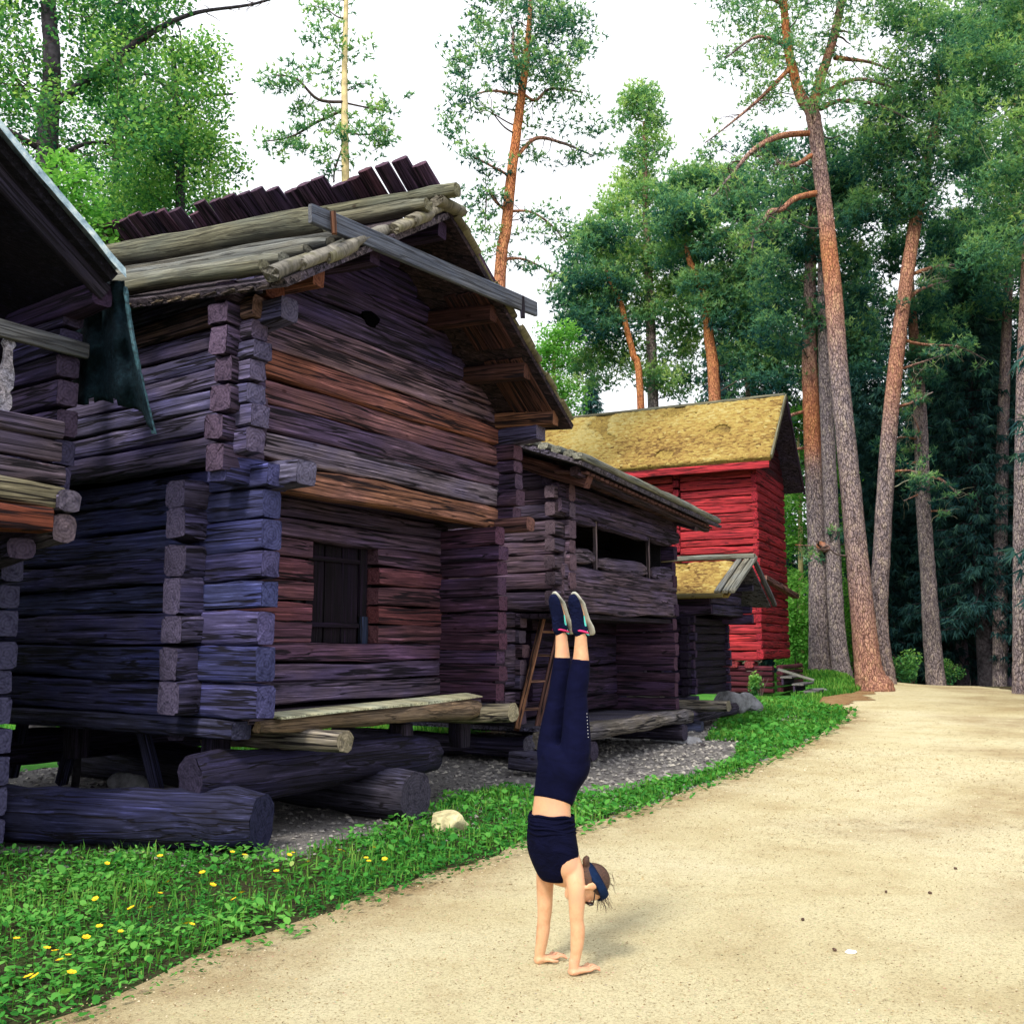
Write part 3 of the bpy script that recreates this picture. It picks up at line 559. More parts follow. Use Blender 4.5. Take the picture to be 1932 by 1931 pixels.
# ------------------------------------------------------------------ the storehouse with open gallery (next in the row)
def gallery_storehouse():
    rg = random.Random(23); fr = Frame((0.79, 14.0), (0.506, 0.863), (-0.86, 0.51))
    H = empty('log_storehouse', fr(2, 2.5, 0), 'dark log storehouse with open gallery slot under its eave and ladder porch', 'log house', 'old log storehouses')
    c1 = lambda i: vary((0.20, 0.155, 0.19), rg, 0.2, 0.12); cd = lambda i: vary((0.075, 0.052, 0.08), rg, 0.2, 0.1)  # cd puts the shade of the porch and rear walls into the colour
    # upper side wall
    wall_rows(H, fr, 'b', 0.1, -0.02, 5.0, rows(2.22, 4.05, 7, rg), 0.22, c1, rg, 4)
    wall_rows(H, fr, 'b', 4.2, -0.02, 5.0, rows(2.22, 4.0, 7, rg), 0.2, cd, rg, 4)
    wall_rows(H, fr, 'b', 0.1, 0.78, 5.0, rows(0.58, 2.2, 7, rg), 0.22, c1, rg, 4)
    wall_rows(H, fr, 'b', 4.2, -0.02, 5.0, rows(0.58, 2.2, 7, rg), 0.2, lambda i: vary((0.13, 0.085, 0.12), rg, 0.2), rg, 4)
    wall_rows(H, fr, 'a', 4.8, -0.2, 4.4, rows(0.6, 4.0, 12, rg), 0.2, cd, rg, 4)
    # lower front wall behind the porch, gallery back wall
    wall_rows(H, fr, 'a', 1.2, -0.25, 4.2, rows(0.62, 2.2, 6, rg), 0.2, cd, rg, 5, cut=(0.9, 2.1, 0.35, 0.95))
    wall_rows(H, fr, 'a', 1.3, 0.2, 4.2, rows(2.2, 4.0, 7, rg), 0.2, lambda i: (0.02, 0.017, 0.025), rg, 5)  # near-black logs hold the shade of the gallery in their colour
    light_block(H, fr, 0.22, 4.05, 1.35, 4.7, 0.6, 4.3)
    # parapet logs of the gallery front, with a wavy cut top
    pz = [2.20, 2.42, 2.64, 2.86]
    for i in range(3): log(H, fr(-0.12, 0.08, (pz[i] + pz[i + 1]) / 2), fr(4.28, 0.08, (pz[i] + pz[i + 1]) / 2), 0.22, 0.235, vary((0.21, 0.165, 0.20), rg, 0.15), 'log', 4, 1.3)
    for (t0, t1, z) in ((0.0, 0.95, 3.0), (1.10, 3.0, 2.97), (3.25, 4.28, 2.96)): log(H, fr(t0, 0.08, z), fr(t1, 0.08, z + 0.02), 0.2, 0.22, vary((0.20, 0.165, 0.20), rg, 0.1), 'parapet_log', 3.5, 2.0, endr=0.4)
    log(H, fr(-0.2, 0.08, 3.72), fr(4.4, 0.08, 3.66), 0.24, 0.22, (0.15, 0.12, 0.16), 'top_plate', 4)
    for (t0, t1) in ((0.1, 1.0), (1.1, 3.1), (3.2, 4.2)): log(H, fr(t0, 0.06, 3.56), fr(t1, 0.06, 3.54), 0.16, 0.12, (0.14, 0.11, 0.15), 'valance', 4, 1.8, endr=0.5)
    for t in (1.03, 3.12): log(H, fr(t, 0.05, 2.85), fr(t, 0.05, 3.6), 0.06, 0.05, (0.26, 0.21, 0.20), 'gallery_post', 4, 1.0, up=fr.a)
    for z in (2.1, 3.0): pass
    for i in range(8): log(H, fr(0.0, 0.1 + 0.15 * i, 2.14), fr(4.25, 0.1 + 0.15 * i, 2.14), 0.14, 0.07, (0.045, 0.035, 0.05), 'ceiling_plank', 7, 0.3, m=8)
    quad_slab('floor', H, (fr(0.0, 0.0, 0.56), fr(4.2, 0, 0.56), fr(4.2, 5, 0.56), fr(0, 5, 0.56)), 0.06, WOOD, (0.11, 0.10, 0.13), 8, 4, 0.01)
    log(H, fr(-0.9, -0.05, 0.47), fr(4.35, -0.12, 0.50), 0.26, 0.24, (0.33, 0.30, 0.27), 'sill_log', 3, 1.3)
    log(H, fr(-0.9, 0.12, 0.42), fr(0.0, 0.12, 0.45), 0.2, 0.2, (0.24, 0.23, 0.28), 'sill_log', 3, 1.3)
    for t in (0.3, 3.9): log(H, fr(t, -0.25, 0.24), fr(t, 4.5, 0.24), 0.3, 0.3, (0.09, 0.08, 0.11), 'foundation_log', 2.4, 0.9, m=14)
    log(H, fr(-0.85, -0.1, 0.2), fr(-0.85, 0.4, 0.22), 0.26, 0.28, (0.16, 0.15, 0.19), 'block', 4, 1.0)
    for z in rows(0.6, 2.2, 7, rg)[:-1]: log(H, fr(-0.28, 0.95, z + 0.12), fr(0.1, 0.95, z + 0.12), 0.19, 0.21, vary((0.19, 0.15, 0.19), rg, 0.2), 'log_end', 4)
    # corner log ends
    for z in rows(2.25, 4.0, 7, rg)[:-1]: log(H, fr(-0.30, 0.12, z + 0.13), fr(0.1, 0.12, z + 0.13), 0.18, 0.2, vary((0.20, 0.16, 0.19), rg, 0.2), 'log_end', 4)
    # roof: low slope, eave along the gallery front
    def R(t, d, dz=0): return fr(t, d, 4.16 - 0.045 * t + 0.36 * (d + 0.62) + dz)
    roof = quad_slab('roof', H, (R(-0.75, -0.62), R(5.1, -0.62), R(5.1, 1.9), R(-0.75, 1.9)), 0.06, WOOD, (0.10, 0.085, 0.10), 8, 4, 0.02)
    quad_slab('roof_slope', roof, (R(-0.75, 1.9), R(5.1, 1.9), R(5.1, 1.9) + fr.b * 3.2 - V((0, 0, 1.1)), R(-0.75, 1.9) + fr.b * 3.2 - V((0, 0, 1.1))), 0.06, WOOD, (0.1, 0.09, 0.1), 6, 3, 0.02)
    for i, d in enumerate((-0.56, -0.40, -0.22, -0.02, 0.2, 0.45, 0.75, 1.1, 1.5)):
        log(roof, R(-0.8 + rg.uniform(-0.1, 0.1), d, 0.05), R(5.15 + rg.uniform(-0.25, 0.1), d, 0.05), 0.17, 0.11, vary((0.46, 0.46, 0.38), rg, 0.2), 'roof_pole', 3, 1.3, mat=GREYPLANK)
    for i in range(22): 
        p = R(0.4 + 0.21 * i, 1.95, 0.05); log(roof, p + fr.b * 0.3 - V((0, 0, 0.1)), p - fr.b * 0.16 + V((0, 0, 0.13)), 0.17, 0.07, vary((0.10, 0.085, 0.11), rg), 'split_log', 3, 1.0, m=8)
    for t, cc in ((0.1, (0.19, 0.15, 0.19)), (4.2, (0.10, 0.075, 0.11))):            # gable triangles above the side walls
        for i in range(4):
            z = 4.10 + 0.2 * i; s0 = (z + 0.16 - 4.16 + 0.045 * t) / 0.36 - 0.62; s1 = 1.9 + (5.05 - z - 0.14) / 0.34; log(H, fr(t, max(0.0, s0), z), fr(t, min(4.9, s1), z), 0.2, 0.2, vary(cc, rg, 0.15), 'log', 4)
    log(H, fr(-0.2, 0.10, 3.92), fr(4.4, 0.10, 3.86), 0.22, 0.24, (0.11, 0.085, 0.12), 'top_plate', 4)
    log(H, fr(-0.2, 0.22, 4.10), fr(4.4, 0.22, 4.0), 0.2, 0.2, (0.07, 0.055, 0.08), 'top_plate', 4)
    dkm = plain('gallery_dark', (0.006, 0.005, 0.008)); quad_slab('backing', H, (fr(0.15, 1.42, 2.2), fr(4.15, 1.42, 2.2), fr(4.15, 1.42, 4.55), fr(0.15, 1.42, 4.55)), 0.03, dkm)  # black panels added to keep the gallery opening dark
    quad_slab('light_block', H, (fr(4.08, 0.2, 2.2), fr(4.08, 4.6, 2.2), fr(4.08, 4.6, 4.15), fr(4.08, 0.2, 4.15)), 0.02, dkm)
    # row of shingle ends under the eave and purlin brackets
    for i in range(34):
        t = -0.35 + 0.155 * i; p = R(t, -0.52, -0.10); log(H, p + fr.b * 0.5 + V((0, 0, 0.04)), p - V((0, 0, 0.02)), 0.14, 0.045, vary((0.20, 0.125, 0.12), rg, 0.2), 'eave_shingle', 5, 0.5, m=8)
    log(H, R(-0.2, -0.45, -0.24), R(-0.2, 0.6, -0.24), 0.2, 0.2, (0.22, 0.13, 0.12), 'bracket', 4, 1.0); log(H, R(4.3, -0.42, -0.20), R(4.3, 0.6, -0.2), 0.2, 0.2, (0.15, 0.11, 0.13), 'bracket', 4, 1.0)
    log(H, R(-0.5, -0.38, -0.16), R(4.9, -0.38, -0.16), 0.14, 0.14, (0.13, 0.095, 0.11), 'purlin', 4, 0.7)
    return H
gallery_storehouse()

# ------------------------------------------------------------------ ladder in the porch
def ladder():
    b0, t0 = at(975, 1376, 14.25), at(1024, 1168, 14.75); side = V((0.62, 0.78, 0)) * 0.48
    Lr = empty('wooden_ladder', b0, 'brown wooden ladder leaning in the porch of the gallery storehouse', 'ladder')
    log(Lr, b0, t0, 0.09, 0.17, (0.42, 0.25, 0.18), 'rail', 6, 0.5, up=V((0, -1, 0)))
    log(Lr, b0 + side, t0 + side, 0.09, 0.15, (0.30, 0.18, 0.14), 'rail', 6, 0.5, up=V((0, -1, 0)))
    for f in (0.17, 0.42, 0.66, 0.88):
        p = b0.lerp(t0, f); log(Lr, p, p + side, 0.05, 0.04, (0.40, 0.25, 0.19), 'rung', 3, 0.8, m=8)
ladder()

# ------------------------------------------------------------------ neighbouring house with balcony (cut by the frame)
def balcony_house():
    rg = random.Random(31); fr = Frame((-3.62, 7.95), (0.545, 0.839), (-0.80, 0.60))
    H = empty('log_balcony_house', fr(-2, 3, 0), 'log house with railed balcony, bark-edged roof and a torn dark sheet at its eave', 'log house', 'old log storehouses')
    dk = lambda i: vary((0.095, 0.075, 0.125), rg, 0.2, 0.1); bl = lambda i: vary((0.115, 0.10, 0.155), rg, 0.15, 0.08)
    # upper side wall: its log ends make the corner column
    wall_rows(H, fr, 'b', -0.10, -0.02, 6, rows(2.95, 4.56, 7, rg), 0.20, bl, rg, 4.5)
    # inner wall behind the balcony, its shade put into near-black logs
    wall_rows(H, fr, 'a', 1.0, -5, 0.2, rows(2.9, 5.2, 9, rg), 0.2, lambda i: (0.018, 0.014, 0.024), rg, 5)
    light_block(H, fr, -5, -0.22, 1.12, 5.8, 0.1, 4.5)
    # parapet, handrail, balusters
    wall_rows(H, fr, 'a', 0.02, -5, -0.12, [2.98, 3.16, 3.36, 3.52], 0.17, lambda i: vary((0.22, 0.185, 0.22), rg, 0.1), rg, 4)
    wall_rows(H, fr, 'a', -0.02, -5, -0.14, [2.78, 2.98], 0.2, lambda i: (0.40, 0.37, 0.28), rg, 3.5)
    log(H, fr(-5, 0.0, 4.14), fr(0.02, -0.08, 4.14), 0.06, 0.14, (0.36, 0.35, 0.34), 'handrail', 8, 0.4, mat=GREYPLANK)
    lathe = [(0.0, 0.03), (0.05, 0.055), (0.12, 0.05), (0.16, 0.03), (0.2, 0.055), (0.3, 0.06), (0.4, 0.035), (0.5, 0.03), (0.54, 0.055), (0.57, 0.04), (0.62, 0.03)]
    for q in range(6):
        c = fr(-0.62 - 0.72 * q, -0.03, 3.5) - parent_loc(H); vs_, fs = [], []
        for (z, r) in lathe:
            for sx, sy in ((1, -1), (1, 1), (-1, 1), (-1, -1)):
                d = fr.a * (r * sx) + fr.b * (0.018 * sy); vs_.append(c + d + V((0, 0, z)))
        n = len(lathe)
        for i in range(n - 1):
            for j in range(4): fs.append((i * 4 + j, i * 4 + (j + 1) % 4, i * 4 + 4 + (j + 1) % 4, i * 4 + 4 + j))
        fs += [(3, 2, 1, 0), tuple((n - 1) * 4 + j for j in range(4))]
        o = mk('baluster', vs_, fs, GREYPLANK, H); o.color = (0.40, 0.37, 0.42, 1)
    # jetty beams, bracket and floor
    log(H, fr(-5, -0.06, 2.69), fr(-0.25, -0.08, 2.69), 0.24, 0.2, (0.36, 0.15, 0.11), 'jetty_beam', 4)
    log(H, fr(-0.1, -0.16, 2.86), fr(-0.1, 1.5, 2.86), 0.22, 0.2, (0.22, 0.20, 0.25), 'beam_end', 3)
    log(H, fr(-0.1, -0.12, 2.64), fr(-0.1, 1.5, 2.60), 0.24, 0.26, (0.24, 0.20, 0.23), 'bracket', 2.4, 1.0)
    log(H, fr(-0.35, 0.05, 2.46), fr(-0.25, 1.4, 2.40), 0.26, 0.2, (0.12, 0.10, 0.14), 'bracket', 2.6, 1.0)
    for i in range(8): log(H, fr(-5, 0.12 + 0.14 * i, 2.94), fr(-0.2, 0.12 + 0.14 * i, 2.94), 0.135, 0.06, DARKW, 'floor_plank', 7, 0.3, m=8)
    # lower storey corner set back
    wall_rows(H, fr, 'b', -0.02, 0.86, 6, rows(0.05, 2.5, 10, rg), 0.2, lambda i: vary((0.16, 0.155, 0.24), rg, 0.15), rg, 4.5)
    wall_rows(H, fr, 'a', 1.15, -5, -0.02, rows(0.25, 2.6, 9, rg), 0.2, dk, rg, 5)
    # roof
    def zr(t): return 4.66 - 0.70 * (t + 0.06)
    def R(t, d, dz=0): return fr(t, d, zr(t) + dz)
    roof = quad_slab('roof', H, (R(-3, -0.62), R(-0.06, -0.62), R(-0.06, 6), R(-3, 6)), 0.09, WOOD, (0.010, 0.009, 0.013), 4, 4, 0.01)  # near-black colour paints the shade of the roof underside
    vs_, fs = [], []; N = 40
    for i in range(N + 1):
        t = -3 + 2.96 * i / N; b = 0.018 * mnoise.noise(V((t * 3, 0, 0)))
        for (d, dz) in ((-0.40, 0.045 + b), (-0.60, 0.085 + b), (-0.69, 0.05 + b), (-0.705, -0.03 + b * 1.5)): vs_.append(R(t, d + 0.012 * mnoise.noise(V((t * 5, d * 9, 3))), dz) - parent_loc(H))
    for i in range(N):
        for j in range(3): fs.append((i * 4 + j, i * 4 + j + 1, i * 4 + 5 + j, i * 4 + 4 + j))
    w = NT('verge_flashing'); n = w.noise(w.coord('Object', (3, 3, 3)), 4, 5, 0.6); 
    vm = w.surf(w.ramp(n, [(0.3, (0.09, 0.16, 0.22)), (0.5, (0.30, 0.42, 0.48)), (0.7, (0.62, 0.70, 0.68))]), 0.55, n, 0.6, 0.02, 0.4)
    o = mk('verge_sheet', vs_, fs, vm, roof, True); o.location = V((0, 0, 0))
    log(H, R(-2.6, -0.5, -0.2), R(-0.1, -0.5, -0.18), 0.06, 0.16, (0.05, 0.045, 0.06), 'barge_board', 8, 0.3)
    for t in (-1.2, -0.12): log(H, R(t, -0.5, -0.2), R(t, 1.5, -0.2), 0.18, 0.2, DARKW, 'purlin', 4, 0.6)
    # dark torn sheet hanging from the eave
    top0, top1 = at(140, 550, 8.3), at(232, 556, 7.55); NX, NY = 16, 22; vs_, fs = [], []
    for j in range(NY + 1):
        f = j / NY
        for i in range(NX + 1):
            g = i / NX; bot = 760 + 34 * max(0, g - 0.6) / 0.4 + 5 * math.sin(g * 13) + (16 if g > 0.93 else 0)
            pu = 140 + (95 + 55 * f ** 1.3) * g; pv = 530 + (bot - 530) * f
            Y = 8.3 - 0.75 * g + 0.09 * math.sin(g * 14 + f * 3) + 0.04 * math.sin(f * 17 + g * 5)
            vs_.append(at(pu, pv, Y) - parent_loc(H))
    for j in range(NY):
        for i in range(NX):
            if j == NY - 1 and i in (3, 8): continue
            a = j * (NX + 1) + i; fs.append((a, a + 1, a + NX + 2, a + NX + 1))
    w = NT('dark_torn_sheet'); n = w.noise(w.coord('Object', (4, 4, 4)), 5, 5, 0.7)
    cm = w.surf(w.ramp(n, [(0.3, (0.002, 0.005, 0.008)), (0.55, (0.006, 0.016, 0.024)), (0.75, (0.015, 0.036, 0.05))]), 0.85, n, 0.8, 0.03, 0.08)
    sh = mk('hanging_sheet', vs_, fs, cm, H, True); md = sh.modifiers.new('thick', 'SOLIDIFY'); md.thickness = 0.012
    # light frayed edge strip of the sheet
    vs_, fs = [], []
    for j in range(20):
        f = j / 19; pu = 236 + 54 * f ** 1.3; pv = 540 + 278 * f
        p = at(pu, pv, 7.54 - 0.02 * math.sin(j)) - parent_loc(H); wd = 0.010 + 0.009 * abs(math.sin(j * 1.7)); vs_ += [p - V((wd, 0, 0)), p + V((wd, 0.02, 0)), p + V((0, 0.03, 0))]
    for j in range(19):
        for k in range(3): a, b = j * 3 + k, j * 3 + (k + 1) % 3; fs.append((a, b, b + 3, a + 3))
    mk('frayed_edge', vs_, fs, plain('frayed_sheet_edge', (0.025, 0.07, 0.09), 0.6, 0.7, 30), sh, True)
    return H
balcony_house()

# ------------------------------------------------------------------ moss cover helper
def moss_tufts(parent, corner, eu, ev, nrm, n, size, seed):
    """Moss cushions and stray blades over the parallelogram corner + u*eu + v*ev; cushions line up along the shingle courses."""
    r = np.random.default_rng(seed); EU, EV, N = np.array(eu), np.array(ev), np.array(nrm); lu = np.linalg.norm(EU)
    course = max(4, int(lu / 0.28)); u = (r.integers(0, course, n) + 0.5 + r.normal(0, 0.27, n)) / course; v = r.random(n)
    keep = (u > 0.01) & (u < 0.99) & (np.array([mnoise.noise(V((a * lu * 0.8, b * 6, seed))) for a, b in zip(u, v)]) > -0.28); u, v = u[keep], v[keep]; n = len(u)
    P = np.array(corner)[None] + u[:, None] * EU[None] + v[:, None] * EV[None] - np.array(parent_loc(parent))[None]
    A = EU / lu; B = EV / np.linalg.norm(EV); sz = size * r.uniform(0.5, 1.5, n); ph = r.uniform(0, 6.28, n); K = 7; vs_ = []
    for rr, hh in ((1.0, -0.1), (0.72, 0.32)):
        for k in range(K):
            a = ph + 6.283 * k / K; q = rr * r.uniform(0.7, 1.25, n) * sz
            vs_.append(P + A[None] * (np.cos(a) * q * 0.75)[:, None] + B[None] * (np.sin(a) * q * 1.3)[:, None] + N[None] * (hh * sz * r.uniform(0.6, 1.3, n))[:, None])
    vs_.append(P + N[None] * (sz * 0.5)[:, None]); W = np.stack(vs_, 1).reshape(-1, 3); f = []
    for k in range(K): f += [(k, (k + 1) % K, K + (k + 1) % K), (k, K + (k + 1) % K, K + k), (K + k, K + (k + 1) % K, 2 * K)]
    T = (np.arange(n)[:, None, None] * (2 * K + 1) + np.array(f)[None]).reshape(-1, 3)
    rn = np.repeat(np.clip(r.normal(0.55, 0.2, n) + np.array([0.5 * mnoise.noise(V((a * lu * 0.5, b * 4, seed + 3))) for a, b in zip(u, v)]), 0, 1), 2 * K + 1) + r.normal(0, 0.08, n * (2 * K + 1))
    o = put('moss', np_mesh('moss', W, T, np.clip(rn, 0, 1)), parent, None, MOSSLEAF); o['kind'] = 'stuff'; return o

# ------------------------------------------------------------------ small mossy hut
def mossy_hut():
    rg = random.Random(41); fr = Frame((4.02, 20.0), (0.506, 0.863), (-0.9, 0.435))
    H = empty('log_hut', fr(1, 1.5, 0.3), 'small dark log hut with yellow mossy roof between storehouse and red barn', 'log hut')
    dk = lambda i: vary((0.085, 0.065, 0.105), rg, 0.25, 0.1)
    z0 = 0.72
    wall_rows(H, fr, 'b', 0.08, 0.35, 3.2, rows(z0, 2.35, 9, rg), 0.18, dk, rg, 4, cut=(0.95, 2.2, 1.02, 1.42))
    wall_rows(H, fr, 'a', 0.5, -0.15, 2.5, rows(z0, 2.3, 9, rg), 0.18, lambda i: (0.035, 0.028, 0.045), rg, 4)
    wall_rows(H, fr, 'b', 2.3, 0.35, 3.2, rows(z0, 2.35, 9, rg), 0.18, dk, rg, 4)
    wall_rows(H, fr, 'a', 3.0, -0.15, 2.5, rows(z0, 2.6, 9, rg), 0.18, dk, rg, 4)
    light_block(H, fr, 0.19, 2.2, 0.62, 2.9, 0.7, 2.8)
    d = empty('door', fr(0.1, 1.2, 0.95), None, None); d.parent = H; d.location = fr(0.1, 1.2, 0.95) - parent_loc(H)
    for i in range(3): log(d, fr(0.14, 1.09 + 0.12 * i, 0.95), fr(0.14, 1.09 + 0.12 * i, 2.2), 0.11, 0.04, (0.02, 0.016, 0.025), 'plank', 8, 0.3, up=fr.a)
    for q in (1.03, 1.41): log(d, fr(0.03, q, 0.92), fr(0.03, q, 2.25), 0.05, 0.06, (0.13, 0.11, 0.14), 'jamb', 6, 0.5, up=fr.a)
    # jettied upper part
    wall_rows(H, fr, 'a', 0.05, 0.02, 2.05, rows(2.34, 2.78, 2, rg), 0.18, lambda i: vary((0.12, 0.105, 0.16), rg, 0.1), rg, 4)
    wall_rows(H, fr, 'b', 0.05, 0.0, 3.2, rows(2.34, 2.78, 2, rg), 0.18, dk, rg, 4)
    wall_rows(H, fr, 'b', 2.1, -0.25, 3.2, rows(2.2, 2.6, 2, rg), 0.18, dk, rg, 4)
    RT, RZ = 1.12, 3.52
    for i, (z, t0, t1) in enumerate(((2.88, 0.15, 2.1), (3.06, 0.45, 1.8), (3.24, 0.75, 1.45))): log(H, fr(t0, 0.05, z), fr(t1, 0.05, z), 0.18, 0.18, (0.045, 0.036, 0.06), 'log', 4)
    for t, z in ((0.62, 3.04), (1.12, 3.3), (1.72, 2.96)): log(H, fr(t, -0.38, z), fr(t, 0.6, z), 0.13, 0.15, (0.13, 0.12, 0.17), 'purlin', 2.4, 0.6)
    def zr(t): return RZ - (RZ - 2.72) / 1.52 * abs(t - RT) if t < RT else RZ - (RZ - 2.62) / 1.5 * (t - RT)
    def R(t, d, dz=0): return fr(t, d, zr(t) + dz)
    rf = quad_slab('roof', H, (R(-0.40, -0.5), R(RT, -0.5), R(RT, 3.6), R(-0.40, 3.6)), 0.07, MOSS, None, 30, 16, 0.03)
    quad_slab('roof_slope', rf, (R(RT, -0.5), R(2.62, -0.5), R(2.62, 3.6), R(RT, 3.6)), 0.06, WOOD, (0.1, 0.09, 0.11), 6, 6, 0.02)
    c = R(-0.40, -0.2, 0.03); eu = R(RT - 0.1, -0.2) - R(-0.40, -0.2); ev = R(-0.4, 3.6) - R(-0.4, -0.2)
    moss_tufts(rf, c, eu, ev, eu.cross(ev).normalized(), 4200, 0.055, 3)
    for (q, cc) in ((-0.30, (0.44, 0.42, 0.36)), (-0.46, (0.50, 0.47, 0.38)), (-0.60, (0.46, 0.44, 0.36))): log(rf, R(-0.45, q, 0.08), R(RT + 0.05, q, 0.09), 0.12, 0.07, cc, 'barge_board', 6, 0.8, mat=GREYPLANK)
    log(rf, R(RT, -0.62, 0.08), R(RT - 0.02, 3.6, 0.08), 0.20, 0.12, (0.50, 0.49, 0.40), 'ridge_board', 4, 0.9, mat=GREYPLANK)
    log(rf, R(RT + 0.05, -0.58, 0.05), R(2.66, -0.58, 0.03), 0.10, 0.09, (0.26, 0.25, 0.26), 'barge_board', 5, 0.8, mat=GREYPLANK)
    log(rf, R(-0.42, -0.4, 0.0), R(-0.42, 3.5, 0.0), 0.08, 0.1, (0.36, 0.30, 0.14), 'eave_pole', 3, 1.2, mat=GREYPLANK)
    # foundation timbers in front of the wall
    log(H, fr(-0.55, -0.5, 0.56), fr(-0.4, 2.6, 0.52), 0.34, 0.22, (0.34, 0.31, 0.26), 'sill_log', 3, 1.3)
    log(H, fr(0.0, 0.3, 0.62), fr(0.0, 3.2, 0.62), 0.26, 0.2, (0.15, 0.14, 0.2), 'sill_log', 4)
    for q in (0.2, 1.55): log(H, fr(-0.85, q, 0.33), fr(2.0, q, 0.36), 0.26, 0.26, (0.16, 0.14, 0.18), 'foundation_log', 2.2, 0.9, m=14)
    log(H, fr(-0.62, 0.0, 0.14), fr(-0.62, 2.8, 0.16), 0.25, 0.26, (0.17, 0.18, 0.24), 'foundation_log', 4, 0.8)
    log(H, fr(-0.35, 0.9, 0.70), fr(-0.35, 1.6, 0.70), 0.34, 0.1, (0.44, 0.42, 0.38), 'doorstep', 5, 0.9)
    return H
mossy_hut()

# ------------------------------------------------------------------ red barn
def red_barn():
    rg = random.Random(53); fr = Frame((7.25, 29.0), (0.45, 0.893), (-0.902, 0.432))
    H = empty('red_barn', fr(2.5, 4, 0.3), 'tall red-painted log barn with thick yellow moss on its roof', 'barn')
    red = lambda i: vary((0.60, 0.050, 0.062), rg, 0.16, 0.05)
    shade_red = lambda i: vary((0.50, 0.036, 0.055), rg, 0.16, 0.05)  # same paint, with the shade of the gable put into a darker red
    zs = rows(1.30, 7.0, 22, rg, 0.22)
    wall_rows(H, fr, 'b', 0.1, -0.05, 2.28, zs, 0.2, red, rg, 6, 0.03, mat=REDWOOD, rough=0.7)
    wall_rows(H, fr, 'b', 0.1, 2.50, 9.0, zs, 0.2, red, rg, 6, 0.02, mat=REDWOOD, rough=0.7)
    for i in range(len(zs) - 1): log(H, fr(-0.07, 2.39, (zs[i] + zs[i + 1]) / 2 + 0.09), fr(0.25, 2.39, (zs[i] + zs[i + 1]) / 2 + 0.09), 0.2, 0.24, vary((0.40, 0.03, 0.05), rg, 0.15), 'log_end', 5, 0.6, mat=REDWOOD)
    light_block(H, fr, 0.22, 3.8, 0.12, 8.9, 1.3, 7.2)
    wall_rows(H, fr, 'a', 0.0, 0.0, 4.0, rows(1.32, 7.1, 21, rg, 0.2), 0.2, shade_red, rg, 6, 0.02, mat=REDWOOD, rough=0.6)
    wall_rows(H, fr, 'b', 3.95, 0.0, 9.0, zs, 0.2, shade_red, rg, 6, 0.02, mat=REDWOOD, rough=0.6)
    wall_rows(H, fr, 'a', 9.0, 0.0, 4.0, rows(1.3, 7.1, 12, rg), 0.2, shade_red, rg, 6, mat=REDWOOD)
    RT, RZ, E0, EZ = 2.0, 9.60, -0.55, 7.20
    def zr(t): return EZ + (RZ - EZ) * (t - E0) / (RT - E0) if t < RT else RZ - (RZ - 6.9) * (t - RT) / (4.5 - RT)
    def R(t, d, dz=0): return fr(t, d, zr(t) + dz)
    for i in range(9):
        z = 7.2 + 0.27 * i; t0 = E0 + (z + 0.1 - EZ) / (RZ - EZ) * (RT - E0); t1 = RT + (RZ - z - 0.1) / (RZ - 6.9) * 2.5
        log(H, fr(max(0, t0 + 0.05), 0.0, z), fr(min(4, t1 - 0.05), 0.0, z), 0.18, 0.265, (0.10, 0.012, 0.022), 'log', 6, 0.5, mat=REDWOOD)  # shade under the gable peak painted as a deeper red
    rf = quad_slab('roof', H, (R(E0, -0.62), R(RT, -0.62), R(RT, 9.6), R(E0, 9.6)), 0.12, MOSS, None, 70, 30, 0.05)
    quad_slab('roof_slope', rf, (R(RT, -0.62), R(4.5, -0.62), R(4.5, 9.6), R(RT, 9.6)), 0.1, WOOD, (0.06, 0.045, 0.06), 6, 6, 0.02)
    c = R(E0, -0.55, 0.03); eu = R(RT, -0.55) - R(E0, -0.55); ev = R(E0, 9.5) - R(E0, -0.55)
    moss_tufts(rf, c, eu, ev, eu.cross(ev).normalized(), 15000, 0.075, 4)
    log(rf, R(E0, -0.66, 0.02), R(RT, -0.66, 0.03), 0.06, 0.14, (0.50, 0.46, 0.30), 'rake_board', 7, 0.4, mat=GREYPLANK)
    log(rf, R(RT, -0.66, -0.02), R(4.55, -0.66, -0.02), 0.06, 0.16, (0.12, 0.09, 0.12), 'rake_board', 7, 0.4)
    log(rf, R(RT, -0.6, 0.06), R(RT, 9.6, 0.06), 0.16, 0.1, (0.46, 0.43, 0.30), 'ridge_board', 6, 0.5, mat=GREYPLANK)
    log(rf, R(E0 + 0.02, -0.58, -0.22), R(E0 + 0.02, 9.5, -0.22), 0.05, 0.22, (0.62, 0.05, 0.065), 'fascia', 9, 0.3, mat=REDWOOD)
    quad_slab('soffit', rf, (R(E0, -0.5, -0.18), fr(0.05, -0.5, zr(E0) - 0.12), fr(0.05, 9.4, zr(E0) - 0.12), R(E0, 9.4, -0.18)), 0.03, plain('soffit_dark', (0.03, 0.012, 0.018)))
    # porch roof edge on the gable side
    log(H, fr(0.0, -0.20, 3.72), fr(4.0, -0.35, 3.35), 0.2, 0.16, (0.40, 0.25, 0.22), 'porch_beam', 6, 0.5)
    # foundation: joist ends, posts, planks, steps
    for i in range(14): log(H, fr(-0.12, 0.3 + 0.46 * i, 1.18), fr(0.5, 0.3 + 0.46 * i, 1.18), 0.28, 0.2, vary((0.40, 0.06, 0.07), rg, 0.2), 'joist_end', 4, 0.9, mat=REDWOOD)
